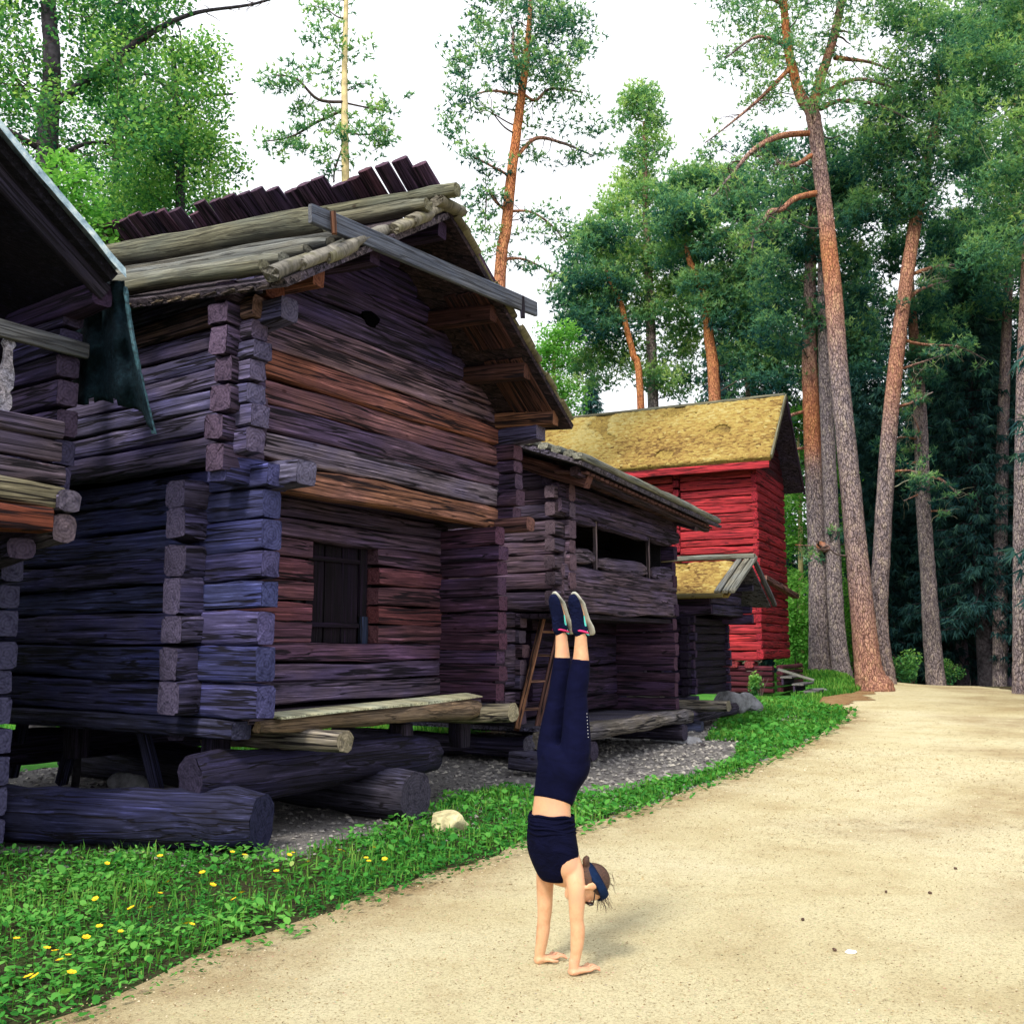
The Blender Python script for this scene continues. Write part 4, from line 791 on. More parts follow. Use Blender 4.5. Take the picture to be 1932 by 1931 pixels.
    for z in rows(0.35, 1.15, 5, rg)[:-1]:
        log(H, fr(0.1, -0.35, z + 0.08), fr(0.1, 1.1, z + 0.08), 0.3, 0.15, vary((0.13, 0.025, 0.04), rg, 0.3), 'pier_log', 5, 0.8, mat=REDWOOD)
        log(H, fr(0.5, -0.45, z + 0.10), fr(3.7, -0.45, z + 0.10), 0.2, 0.13, vary((0.12, 0.03, 0.045), rg, 0.3), 'pier_log', 5, 0.8, mat=REDWOOD)
    log(H, fr(-0.05, 3.2, 0.62), fr(-0.05, 9.0, 0.62), 0.1, 0.2, (0.17, 0.03, 0.05), 'base_plank', 7, 0.4, mat=REDWOOD)
    quad_slab('underfloor', H, (fr(0.4, 0.5, 0.2), fr(0.4, 9, 0.2), fr(0.4, 9, 1.2), fr(0.4, 0.5, 1.2)), 0.05, plain('underfloor_dark', (0.012, 0.008, 0.012)))
    st = empty('steps', fr(0.4, -0.8, 0.3), None, None); st.parent = H; st.location = fr(0.4, -0.8, 0.3) - parent_loc(H)
    for i in range(3):
        log(st, fr(0.1, -1.35 + 0.32 * i, 0.42 + 0.2 * i), fr(1.8, -1.35 + 0.32 * i, 0.42 + 0.2 * i), 0.36, 0.06, (0.36, 0.34, 0.34), 'tread', 8, 0.3, mat=GREYPLANK)
        log(st, fr(0.12, -1.24 + 0.32 * i, 0.30 + 0.2 * i), fr(1.75, -1.24 + 0.32 * i, 0.30 + 0.2 * i), 0.06, 0.2, (0.10, 0.08, 0.12), 'riser', 8, 0.3)
    log(st, fr(0.06, -1.5, 0.75), fr(0.06, -0.5, 1.05), 0.05, 0.08, (0.55, 0.54, 0.50), 'handrail', 8, 0.3, mat=GREYPLANK)
    return H
red_barn()

# ------------------------------------------------------------------ stones
def boulder(name, loc, size, mat, label, seed, cat='stone', group=None):
    bm = bmesh.new(); bmesh.ops.create_icosphere(bm, subdivisions=4, radius=1.0); rg = random.Random(seed)
    planes = [(V((rg.gauss(0, 1), rg.gauss(0, 1), rg.gauss(0, 1))).normalized(), rg.uniform(0.62, 0.9)) for _ in range(11)]
    for v in bm.verts:
        p = v.co.copy()
        for n, d in planes:
            k = p.dot(n) - d
            if k > 0: p -= n * k * 0.92
        p *= 1 + 0.07 * mnoise.noise(p * 2.2 + V((seed, 0, 0))) + 0.03 * mnoise.noise(p * 6)
        v.co = V((p.x * size[0], p.y * size[1], p.z * size[2]))
    me = bpy.data.meshes.new(name); bm.to_mesh(me); bm.free()
    me.polygons.foreach_set('use_smooth', [True] * len(me.polygons))
    o = put(name, me, None, loc, mat); return tag(o, label, cat, group)
x, y = gp(848, 1572); boulder('boulder', (x, y, 0.09), (0.20, 0.16, 0.14), STONE_PALE, 'pale yellowish stone lying in the grass by the path', 5)
x, y = gp(1368, 1330); boulder('boulder', (5.0, 22.6, 0.42), (0.42, 0.40, 0.36), STONE_GREY, 'rounded grey boulder beside the mossy hut wall', 8)
boulder('boulder', (5.5, 23.3, 0.34), (0.36, 0.3, 0.30), STONE_GREY, 'smaller grey boulder half behind another under the red barn', 12)
x, y = gp(1275, 1402); boulder('boulder', (x, y, 0.08), (0.45, 0.3, 0.12), STONE_GREY, 'flat grey stone at the foot of the gallery storehouse', 14)
x, y = gp(1600, 1312); boulder('boulder', (x - 0.7, y + 0.6, height(x, y) + 0.05), (0.42, 0.3, 0.16), STONE_GREY, 'low grey stone on the reddish soil near the pine bases', 16)
x, y = gp(268, 1497); boulder('boulder', (-4.2, 11.0, 0.16), (0.24, 0.2, 0.22), STONE_GREY, 'dark stone on the ground beneath the shuttered storehouse', 18)

# ------------------------------------------------------------------ foliage primitives
def orth(d, r):
    s = np.cross(d, r.normal(0, 1, d.shape)); return s / (np.linalg.norm(s, axis=1)[:, None] + 1e-9)
def needle_tufts(C, A, rnd, r, K=7, L=0.24, W=0.035, spread=0.9):
    """Fans of thin triangles around centres C with axes A."""
    P = np.repeat(C, K, 0); D = np.repeat(A, K, 0) + r.normal(0, spread, (len(C) * K, 3)); D /= np.linalg.norm(D, axis=1)[:, None] + 1e-9
    S = orth(D, r); l = (L * r.uniform(0.6, 1.25, len(P)))[:, None]
    v = np.stack([P - S * W / 2, P + S * W / 2, P + D * l], 1).reshape(-1, 3)
    rn = np.repeat(np.clip(np.repeat(rnd, K) + r.normal(0, 0.1, len(P)), 0, 1), 3)
    return v, np.arange(len(v)).reshape(-1, 3), rn
def leaf_quads(C, rnd, r, size, flat=0.6):
    n = len(C); N = r.normal(0, 1, (n, 3)); N[:, 2] = np.abs(N[:, 2]) + flat; N /= np.linalg.norm(N, axis=1)[:, None]
    A = orth(N, r); B = np.cross(N, A); s = (size * r.uniform(0.6, 1.3, n))[:, None]
    v = np.stack([C - A * s * 0.6, C + B * s * 0.38, C + A * s * 0.6, C - B * s * 0.38], 1).reshape(-1, 3)
    b = np.arange(n)[:, None] * 4
    t = np.concatenate([b + np.array([[0, 1, 2]]), b + np.array([[0, 2, 3]])], 1).reshape(-1, 3)
    return v, t, np.repeat(np.clip(rnd, 0, 1), 4)
def in_ball(n, r): 
    p = r.normal(0, 1, (n, 3)); p /= np.linalg.norm(p, axis=1)[:, None]; return p * (r.random(n) ** (1 / 2.2))[:, None]
class Tubes:
    def __init__(s): s.v, s.f, s.w = [], [], []
    def add(s, pts, rad, sides=8, warm=None, rough=0.0, cap=True):
        n = len(pts); base = len(s.v)
        for i in range(n):
            d = (pts[min(i + 1, n - 1)] - pts[max(i - 1, 0)]).normalized()
            x = d.cross(V((0.31, 0.95, 0.05))).normalized(); y = d.cross(x)
            for k in range(sides):
                a = 2 * math.pi * k / sides; rr = rad[i] * (1 + (rough * mnoise.noise(V((math.cos(a) * 2, math.sin(a) * 2, i * 0.8 + base))) if rough else 0))
                s.v.append(pts[i] + x * (math.cos(a) * rr) + y * (math.sin(a) * rr)); s.w.append(warm[i] if warm else 0.0)
        for i in range(n - 1):
            for k in range(sides):
                a, b = base + i * sides + k, base + i * sides + (k + 1) % sides; s.f.append((a, b, b + sides, a + sides))
        if cap: s.f.append(tuple(base + (n - 1) * sides + k for k in range(sides)))
    def obj(s, name, mat, parent, off):
        o = mk(name, [v - off for v in s.v], s.f, mat, parent, True)
        a = o.data.attributes.new('rnd', 'FLOAT', 'POINT'); a.data.foreach_set('value', s.w); return o
def smooth_line(pts, sub=5):
    """Catmull-Rom through Vectors (any dimension handled as tuples)."""
    out = []; n = len(pts)
    for i in range(n - 1):
        p0, p1, p2, p3 = pts[max(i - 1, 0)], pts[i], pts[i + 1], pts[min(i + 2, n - 1)]
        for k in range(sub):
            t = k / sub; out.append([0.5 * (2 * b + (c - a) * t + (2 * a - 5 * b + 4 * c - d) * t * t + (3 * b - a - 3 * c + d) * t ** 3) for a, b, c, d in zip(p0, p1, p2, p3)])
    out.append(list(pts[-1])); return out

def px_tree(name, label, group, Y, trunk, env, nclump, size, needle=True, mats=(BARK, NEEDLE), limbs=(), seed=1, dens=150, twig=None, flat=0.5, leafsize=0.11, depth=0.55, tL=0.24, tW=0.035, twigs=True, bias=0.0, minv=-400, extra=()):
    """A tree standing at distance Y. trunk: photo points (u, v, radius_px, warmth); env: crown outline (v, u_left, u_right);
    limbs: drawn bare limbs (list of (u, v, dy, radius_px))."""
    rg = random.Random(seed); r = np.random.default_rng(seed); m = mpp(Y)
    b = at(trunk[0][0], trunk[0][1], Y); gz = height(b.x, b.y); root = V((b.x, b.y, min(gz, b.z)))
    T = empty(name, root, label, 'tree', group)
    tp = [(q.x, q.y, q.z, w[2] * m * 0.89, w[3]) for w in trunk for q in [at(w[0], w[1], Y)]]
    if tp[0][2] > gz + 0.05: tp = [(tp[0][0], tp[0][1], gz - 0.1, tp[0][3] * 1.15, tp[0][4])] + tp
    else: tp[0] = (tp[0][0], tp[0][1], tp[0][2] - 0.15, tp[0][3], tp[0][4])
    sl = smooth_line(tp, 8); tb = Tubes()
    tb.add([V(q[:3]) for q in sl], [max(0.01, q[3]) for q in sl], 16, [min(1, max(0, q[4])) for q in sl], 0.10)
    tb.obj('trunk', mats[0], T, root)
    axis = [V(q[:3]) for q in sl]; lb = Tubes(); tipc = []
    for L in limbs:
        q = smooth_line([tuple(at(u, v, Y + dy)) + (rp * m,) for (u, v, dy, rp) in L], 6)
        w0 = 0.9 if mats[0] is BARK else 0.0
        li = Tubes(); li.add([V(k[:3]) for k in q], [max(0.006, k[3]) for k in q], 8, [w0 * max(0, 1 - 1.2 * i / len(q)) for i in range(len(q))], 0.12); li.obj('limb', mats[0] if mats[0] is not BARK_PALE else TWIG, T, root)
        for z_ in range(int(len(q) * 0.9)):
            i0 = rg.randrange(len(q) // 4, len(q)); p = V(q[i0][:3]); ln = rg.uniform(0.25, 0.8) * (0.6 + Y / 60); d = V((rg.uniform(-1, 1), rg.uniform(-1, 1), rg.uniform(-0.9, 0.6))).normalized(); line = [tuple(p)]
            for w_ in range(4):
                d = (d + V((rg.uniform(-.7, .7), rg.uniform(-.7, .7), rg.uniform(-.6, .35)))).normalized(); p = p + d * ln / 4; line.append(tuple(p))
            k_ = smooth_line(line, 3); r_ = max(0.007, q[i0][3] * 0.35); lb.add([V(z) for z in k_], [r_ * (1 - 0.7 * a_ / len(k_)) for a_ in range(len(k_))], 5, [0.2] * len(k_), 0)
            tipc.append((p, rg.uniform(0.18, 0.4)))
    cl = []
    vs_ = np.array([e[0] for e in env], float); ul = np.array([e[1] for e in env], float); ur = np.array([e[2] for e in env], float)
    dvw = ur - ul; grid = np.linspace(vs_[0], vs_[-1], 200); wts = np.interp(grid, vs_, dvw); wts /= wts.sum()
    nclump, size = int(nclump * (2.0 if needle else 1.2)), size * (0.92 if needle else 0.95)
    for i in range(nclump):
        v = float(r.choice(grid, p=wts)); a, c = np.interp(v, vs_, ul), np.interp(v, vs_, ur); u = rg.uniform(a, c)
        half = (c - a) / 2 * m; dy = max(-1.6, min(1.6, rg.gauss(0, 0.6))) * half * depth
        s = size * rg.uniform(0.55, 1.25); cl.append((at(u, v, Y + dy), s))
    for (u, v, dy, s) in extra: cl.append((at(u, v, Y + dy), s))
    if needle: cl += [t_ for t_ in tipc if rg.random() < 0.45]
    PV, PT, PR, off = [], [], [], 0
    for (c, s) in cl:
        n = int(dens * (0.60 if needle else 1.4) * (s / 0.8) ** 2 * rg.uniform(0.6, 1.2)) + 6
        p = in_ball(n, r) * np.array([s, s, s * (flat * 1.25 if needle else flat)]); sh = np.clip(0.50 + 0.36 * p[:, 2] / (s * flat) + rg.uniform(-0.24, 0.26) + bias, 0, 1)  # light painted in: clump tops lit, undersides dark
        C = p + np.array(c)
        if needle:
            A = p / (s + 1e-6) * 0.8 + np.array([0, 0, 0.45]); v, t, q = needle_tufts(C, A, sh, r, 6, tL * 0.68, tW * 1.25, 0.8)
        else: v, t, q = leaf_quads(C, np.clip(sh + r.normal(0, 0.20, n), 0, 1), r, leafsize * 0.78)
        PV.append(v); PT.append(t + off); PR.append(q); off += len(v)
    if twigs:
        nodes = [(a_, sl[k_][3] * 0.4) for k_, a_ in enumerate(axis)]
        ax = np.array([tuple(a_) for a_ in axis]); far = [float(np.min(np.linalg.norm(ax - np.array(c), axis=1))) for c, s in cl]
        for ci in sorted(range(len(cl)), key=lambda q: far[q]):
            c = cl[ci][0]; nd = np.array([tuple(q[0]) for q in nodes]); dv = nd - np.array(c); dd = np.linalg.norm(dv, axis=1) + 0.9 * np.maximum(0, dv[:, 2] + 0.15 * far[ci])
            k = int(np.argmin(dd)); a0, ra = nodes[k]; ln = (a0 - c).length
            if ln < 0.05: continue
            m1 = a0.lerp(c, 0.35) + V((rg.uniform(-1, 1), rg.uniform(-1, 1), rg.uniform(-1, 0.4))) * ln * 0.13; m2 = a0.lerp(c, 0.7) + V((rg.uniform(-1, 1), rg.uniform(-1, 1), rg.uniform(-0.6, 0.8))) * ln * 0.13
            q = smooth_line([tuple(a0), tuple(m1), tuple(m2), tuple(c)], 4); r0 = max(0.008, min(ra, 0.012 + 0.011 * ln + 0.004 * far[ci]))
            lb.add([V(z) for z in q], [r0 * (1 - 0.6 * i / (len(q) - 1)) for i in range(len(q))], 5, [0.15] * len(q), 0)
            nodes += [(V(q[len(q) // 2]), r0 * 0.7), (c, r0 * 0.45)]
    if lb.v: lb.obj('branches', twig or TWIG, T, root)['kind'] = 'stuff'
    if PV:
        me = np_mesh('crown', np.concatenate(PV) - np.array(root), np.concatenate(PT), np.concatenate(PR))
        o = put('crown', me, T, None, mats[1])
    return T

# ------------------------------------------------------------------ trees left, behind the storehouses
G1 = 'broadleaf trees behind the log houses'; G2 = 'tall pines around the path'
px_tree('birch_tree', 'broad leafy tree with thick dark trunk behind the balcony house', G1, 17, [(72, 1300, 34, 0), (80, 600, 30, 0), (88, 300, 24, 0), (98, 120, 19, 0), (92, 0, 15, 0), (110, -160, 10, 0), (120, -300, 4, 0)],
        [(-330, -60, 260), (-150, -120, 420), (40, -140, 330), (140, -140, 360), (260, -120, 300), (330, -60, 260)], 150, 0.62, False, (BARK_DARK, LEAF),
        [[(98, 200, 0, 8), (190, 130, 0.3, 7), (290, 60, 0.4, 6), (370, 25, 0.5, 4), (470, 10, 0.6, 3), (540, -10, 0.6, 2)], [(85, 290, 0, 6), (40, 260, -.3, 5), (0, 240, -.4, 3), (-40, 250, -.4, 2)], [(90, 250, 0, 5), (60, 190, .3, 5), (30, 150, .5, 3)], [(100, 300, 0, 5), (170, 270, .5, 4), (250, 275, .8, 3)]], 3, 300, TWIG, 0.75, 0.10)
px_tree('birch_tree', 'leafy green tree rising right above the ridge of split logs', G1, 21, [(330, 1290, 16, 0), (335, 600, 13, 0), (340, 330, 10, 0), (330, 150, 7, 0), (325, 90, 4, 0)],
        [(95, 300, 400), (150, 250, 420), (240, 230, 430), (330, 200, 450), (420, 180, 460), (470, 200, 430)], 75, 0.72, False, (BARK_DARK, LEAF), [[(338, 200, 0, 4), (290, 145, .3, 3), (240, 140, .5, 2)], [(338, 180, 0, 4), (390, 180, .3, 3), (440, 178, .5, 2)]], 5, 380, TWIG, 0.9, 0.105, bias=0.14)
px_tree('maple_sapling', 'bright green sapling pressed against the balcony house roof', G1, 11.5, [(150, 1300, 7, 0), (130, 700, 5, 0), (110, 350, 2, 0)],
        [(300, 70, 150), (360, 70, 180), (420, 120, 220), (470, 170, 240)], 34, 0.26, False, (BARK_DARK, LEAF_BRIGHT), (), 7, 420, TWIG, 0.7, 0.085, bias=0.1)
px_tree('birch_tree', 'tall sparse leafy tree standing far behind the birch', G1, 26, [(210, 1270, 14, 0), (215, 500, 10, 0), (225, 100, 7, 0), (230, -60, 3, 0)],
        [(-120, 150, 330), (60, 170, 330), (200, 160, 320), (420, 130, 420)], 60, 0.85, False, (BARK_DARK, LEAF), (), 9, 230, TWIG, 0.8, 0.12, bias=0.05)
px_tree('pine_tree', 'slim sparse pine with pale yellow trunk above the storehouse ridge', G2, 24, [(655, 1280, 13, 0), (656, 500, 10, 0), (652, 350, 9, 0), (650, 150, 7, 0), (653, 0, 5, 0), (655, -150, 2, 0)],
        [(-160, 590, 720), (60, 570, 720), (130, 590, 690), (210, 540, 700), (290, 540, 735)], 13, 0.55, True, (BARK_PALE, NEEDLE_PALE),
        [[(650, 193, 0, 3), (600, 188, -.5, 3), (560, 150, -.8, 2), (520, 142, -1, 1.2)], [(651, 207, 0, 3), (600, 230, .5, 3), (550, 258, .9, 2), (495, 268, 1.1, 1.2)], [(652, 195, 0, 2), (700, 205, .6, 1.6), (740, 212, .9, 1)], [(652, 250, 0, 2), (690, 255, -.5, 1.5), (735, 245, -.8, 1)], [(648, 275, 0, 2), (632, 320, 0, 2), (630, 345, 0, 1.5)]], 11, 110, TWIG, 0.5, tL=0.2,
        extra=[(515, 140, -1, .45), (545, 165, -.8, .4), (560, 125, -.6, .45), (500, 268, 1, .5), (530, 262, .9, .35), (560, 245, .8, .45), (735, 205, .8, .5), (715, 250, -.7, .5), (700, 262, -.5, .35), (625, 300, 0, .5), (600, 295, .2, .4), (690, 90, .3, .5), (600, 30, .3, .6), (620, 60, -.3, .5), (735, 260, -.6, .3)])
px_tree('pine_tree', 'straight pine with bright orange trunk and open crown behind the gable', G2, 26, [(925, 1270, 20, .2), (942, 560, 13.5, .75), (955, 430, 12.5, 0.85), (965, 330, 11.5, .95), (980, 210, 10, 1), (993, 110, 8, 1), (1000, 20, 5, .7), (1003, -60, 2, .3)],
        [(-90, 900, 1080), (0, 870, 1110), (60, 860, 1120), (110, 850, 1125), (150, 870, 1050)], 46, 0.62, True, (BARK, NEEDLE),
        [[(972, 300, 0, 4), (1010, 262, .4, 4), (1060, 270, .8, 3), (1120, 295, 1.2, 1.5)], [(985, 175, 0, 3), (1010, 190, .3, 3), (1040, 168, .6, 3), (1100, 175, .8, 1.5)], [(966, 335, 0, 3), (920, 310, -.5, 2.5), (880, 290, -.8, 1.4)], [(978, 180, 0, 3), (930, 172, -.4, 2.5), (890, 180, -.7, 1.2)], [(952, 400, 0, 3), (1000, 400, .4, 2.5), (1040, 425, .8, 2), (1070, 460, 1, 1)], [(945, 490, 0, 3), (990, 490, .5, 2.5), (1050, 520, 1, 1.3)], [(955, 400, 0, 2.5), (935, 380, -.2, 3), (920, 360, -.3, 2), (915, 430, -.2, 1)], [(982, 130, 0, 4), (968, 90, 0, 3.5), (970, 50, 0, 3)]], 13, 120, TWIG, 0.55, tL=0.2,
        extra=[(860, 200, -.6, .6), (845, 225, -.7, .55), (870, 180, -.4, .5), (865, 245, -.5, .5), (890, 215, -.3, .4), (850, 260, -.6, .4), (1040, 165, .6, .7), (1080, 175, .7, .6), (1100, 190, .8, .5), (1020, 215, .5, .55), (1060, 235, .6, .6), (1110, 230, .9, .6), (1135, 250, 1, .5), (1150, 290, 1.1, .45), (1090, 290, 1, .5), (1060, 305, .8, .4), (900, 300, -.4, .35), (880, 365, -.4, .45), (905, 395, -.2, .5), (920, 345, -.2, .45), (925, 440, -.1, .4), (880, 430, -.4, .45), (905, 480, -.3, .4), (1040, 400, .8, .6), (1060, 430, 1, .65), (1070, 460, 1, .6), (1020, 440, .6, .5), (1090, 480, 1.1, .5), (1010, 505, .6, .4), (1050, 540, 1, .5), (1080, 515, 1.1, .5), (1020, 300, .6, .3), (1000, 240, .5, .35)])
# ------------------------------------------------------------------ trees behind the red barn
px_tree('pine_tree', 'pine with bright green full crown behind the red barn roof', G2, 44, [(1240, 1260, 15, 0), (1232, 760, 12, .0), (1225, 560, 10, .15), (1218, 380, 7, .3), (1215, 230, 3, .5)],
        [(170, 1195, 1245), (230, 1165, 1255), (330, 1170, 1260), (400, 1130, 1330), (500, 1110, 1350), (600, 1080, 1330), (740, 1060, 1300)], 120, 1.0, True, (BARK, NEEDLE_PALE), (), 17, 110, TWIG, 0.55, tL=0.3, tW=0.05, bias=0.05)
px_tree('pine_tree', 'pine with thin crooked red trunk leaning over the barn ridge', G2, 42, [(1225, 1260, 10, .5), (1208, 745, 8, .9), (1195, 670, 7, 1), (1182, 620, 6.5, 1), (1170, 570, 6, 1), (1150, 530, 4, .8), (1140, 500, 3, .5)],
        [(420, 1090, 1190), (520, 1060, 1200), (640, 1060, 1180)], 30, 0.95, True, (BARK, NEEDLE), (), 19, 120, TWIG, 0.55, tL=0.3, tW=0.05, bias=-0.1)
px_tree('pine_tree', 'pine with stout reddish trunk seen over the barn ridge', G2, 40, [(1365, 1260, 15, .3), (1348, 745, 13, .8), (1338, 640, 11, .95), (1330, 560, 10, 1), (1312, 515, 8, 1), (1300, 490, 6, .9), (1290, 440, 3, .5)],
        [(330, 1270, 1420), (420, 1250, 1430), (520, 1270, 1440), (640, 1380, 1480), (720, 1390, 1480)], 80, 0.95, True, (BARK, NEEDLE), (), 21, 110, TWIG, 0.55, tL=0.3, tW=0.05, bias=0.0)
px_tree('pine_tree', 'dark pine filling the space beside the barn gable', G2, 46, [(1420, 1260, 12, .1), (1415, 740, 10, .2), (1405, 450, 7, .5), (1400, 300, 3, .5)],
        [(260, 1350, 1470), (400, 1340, 1520), (560, 1370, 1540), (740, 1380, 1560), (880, 1480, 1560)], 95, 1.05, True, (BARK, NEEDLE), (), 23, 110, TWIG, 0.55, tL=0.3, tW=0.05, bias=-0.12)
px_tree('birch_tree', 'small light green birch in the gap between storehouse and red barn', 'broadleaf trees beyond the barn', 38, [(1045, 1260, 7, 0), (1045, 760, 5, 0), (1045, 640, 2, 0)], [(625, 1020, 1075), (700, 1000, 1090), (790, 990, 1100)], 40, 0.7, False, (BARK_PALE, LEAF_BRIGHT), (), 25, 300, TWIG, 0.8, 0.13, bias=0.1)
px_tree('birch_tree', 'young leafy birch behind the gable of the red barn', 'broadleaf trees beyond the barn', 43, [(1512, 1262, 6, 0), (1510, 1000, 5, 0), (1505, 800, 2, 0)], [(780, 1480, 1560), (900, 1475, 1600), (1100, 1470, 1620), (1250, 1470, 1620)], 90, 0.75, False, (BARK_PALE, LEAF_BRIGHT), (), 27, 220, TWIG, 0.8, 0.15, bias=-0.1)
# ------------------------------------------------------------------ trees by the path crest
px_tree('pine_tree', 'big forked pine with bulging reddish base leaning out of the trunk group', G2, 31, [(1648, 1296, 40, .55), (1640, 1270, 30, .5), (1633, 1215, 26, .45), (1617, 1050, 23, .15), (1598, 850, 21, .05), (1583, 700, 20, .1), (1573, 560, 19, .55), (1565, 480, 18, .8), (1557, 400, 17, .35), (1545, 300, 16, .2), (1533, 215, 16, .3), (1515, 190, 13, .6), (1500, 150, 11, 1), (1487, 90, 10, 1), (1478, 0, 8, .9), (1470, -120, 5, .7), (1465, -260, 2, .5)],
        [(-280, 1380, 1680), (-120, 1330, 1720), (0, 1330, 1760), (120, 1360, 1720), (200, 1380, 1680)], 105, 0.85, True, (BARK, NEEDLE_PALE),
        [[(1530, 215, 0, 12), (1548, 150, .2, 10), (1570, 80, .4, 9), (1588, 0, .5, 8), (1605, -120, .6, 4), (1610, -250, .6, 2)],
         [(1525, 252, 0, 6), (1470, 258, -.6, 6), (1420, 285, -1, 5), (1380, 330, -1.3, 3), (1345, 370, -1.5, 1.5)],
         [(1530, 294, 0, 5), (1500, 312, -.5, 4.5), (1470, 310, -.8, 3), (1468, 300, -.9, 2)],
         [(1540, 365, 0, 6), (1500, 375, -.5, 6), (1475, 395, -.8, 5), (1452, 400, -1, 5), (1440, 420, -1, 4), (1425, 440, -1.1, 2.5), (1418, 470, -1.2, 1.2)],
         [(1548, 205, 0, 6), (1590, 190, .6, 4), (1660, 200, 1, 3), (1720, 230, 1.3, 1.5)], [(1555, 175, .2, 5), (1620, 150, .7, 4), (1690, 168, 1.1, 2)],
         [(1575, 110, .3, 5), (1640, 118, .8, 3), (1700, 140, 1.2, 1.5)], [(1490, 130, 0, 5), (1430, 190, -.6, 3.5), (1370, 240, -1, 2), (1330, 270, -1.2, 1)], [(1485, 90, 0, 4), (1430, 70, -.5, 3), (1370, 110, -1, 1.5)], [(1478, 10, 0, 4), (1440, -10, -.5, 3)],
         [(1500, 1028, 0, 1), (1540, 1030, 0, 1)]], 29, 75, TWIG, 0.55, tL=0.24, tW=0.035,
        extra=[(1345, 380, -1.5, .8), (1380, 350, -1.3, .7), (1400, 420, -1.2, .8), (1330, 410, -1.4, .7), (1300, 370, -1.2, .6), (1425, 480, -1, .7), (1340, 270, -1, .6), (1640, 250, .8, .8), (1690, 230, 1, .9), (1730, 250, 1.3, .8), (1600, 250, .5, .7), (1650, 190, .8, .8)])
px_tree('pine_tree', 'tall pine with pinkish upper trunk slanting away above the forked pine', G2, 33.5, [(1672, 1288, 22, .1), (1658, 1180, 19, .05), (1663, 1050, 18, .05), (1675, 850, 17, .1), (1687, 720, 16, .55), (1703, 580, 15, .55), (1722, 450, 14, .6), (1738, 360, 13, .5), (1755, 280, 11, .3), (1768, 210, 7, .6), (1770, 120, 4, .5)],
        [(20, 1680, 1860), (160, 1670, 1850), (260, 1620, 1860), (330, 1620, 1850), (420, 1600, 1720)], 90, 0.85, True, (BARK, NEEDLE),
        [[(1715, 520, 0, 4), (1760, 505, .5, 4), (1800, 500, .9, 2)], [(1703, 570, 0, 4), (1740, 545, .5, 3.5), (1790, 530, 1, 1.5)], [(1697, 640, 0, 3.5), (1740, 650, .4, 3), (1810, 655, .8, 2), (1860, 680, 1, 1)], [(1690, 700, 0, 3), (1720, 690, .5, 2.5), (1780, 670, 1, 1)], [(1680, 770, 0, 3), (1720, 760, .3, 2.5), (1760, 740, .5, 1.2)], [(1678, 890, 0, 2.5), (1715, 888, .3, 2), (1745, 895, .5, 1)]], 31, 110, TWIG_LICHEN, 0.55, tL=0.28, tW=0.04, bias=-0.03)
px_tree('pine_tree', 'straight pine with orange band and knobbly burl behind the barn', G2, 36.5, [(1548, 1282, 26, .05), (1545, 1200, 21, 0), (1543, 1050, 20, 0), (1536, 900, 19, .1), (1533, 840, 18, .75), (1530, 760, 17.5, .8), (1528, 700, 17, .5), (1527, 600, 14, .2), (1530, 480, 12, .2), (1535, 380, 8, .4), (1540, 300, 4, .4)],
        [(260, 1480, 1600), (420, 1450, 1620), (600, 1430, 1640), (720, 1430, 1640)], 58, 0.9, True, (BARK, NEEDLE),
        [[(1525, 775, 0, 3), (1490, 785, 0, 3), (1460, 810, 0, 1.5)], [(1524, 845, 0, 3), (1500, 850, 0, 2.5), (1475, 880, 0, 1.2)], [(1545, 1028, -.3, 8), (1560, 1034, -.55, 9), (1570, 1028, -.6, 5)]], 33, 110, TWIG, 0.55, tL=0.3, tW=0.045, bias=-0.14)
px_tree('pine_tree', 'slender grey-barked pine paired close beside the straight one', G2, 36, [(1592, 1286, 22, 0), (1580, 1200, 17.5, 0), (1572, 1050, 16, 0), (1563, 850, 15, 0), (1556, 700, 13, 0), (1552, 560, 11, .05), (1552, 420, 7, .2), (1555, 320, 3, .3)],
        [(300, 1520, 1620), (450, 1510, 1640), (640, 1570, 1660)], 34, 0.9, True, (BARK, NEEDLE), (), 35, 110, TWIG, 0.55, tL=0.3, tW=0.045, bias=-0.12)
px_tree('pine_tree', 'grey pine with dead twigs rising just beyond the path crest', G2, 38.5, [(1768, 1310, 20, .05), (1758, 1200, 18, 0), (1752, 1100, 16, 0), (1742, 950, 15, 0), (1737, 800, 14, .05), (1730, 690, 12, .3), (1722, 610, 10, .6), (1720, 540, 6, .4), (1716, 460, 3, .3)],
        [(400, 1660, 1800), (520, 1660, 1800), (640, 1680, 1800), (720, 1690, 1780)], 46, 0.8, True, (BARK, NEEDLE),
        [[(1742, 900, 0, 3), (1775, 905, -.3, 2.5), (1810, 935, -.5, 1.2)], [(1738, 830, 0, 2), (1700, 825, -.2, 1.8), (1680, 835, -.2, 1)], [(1745, 965, 0, 2), (1790, 963, -.4, 1)], [(1738, 870, 0, 2), (1690, 880, -.3, 1)], [(1736, 745, 0, 2), (1700, 770, -.3, 1)], [(1740, 930, 0, 2), (1705, 945, -.3, 1)], [(1742, 855, 0, 2), (1730, 800, -.4, 1.5), (1715, 775, -.5, 1)]], 37, 110, TWIG_LICHEN, 0.55, tL=0.3, tW=0.045, bias=-0.15)
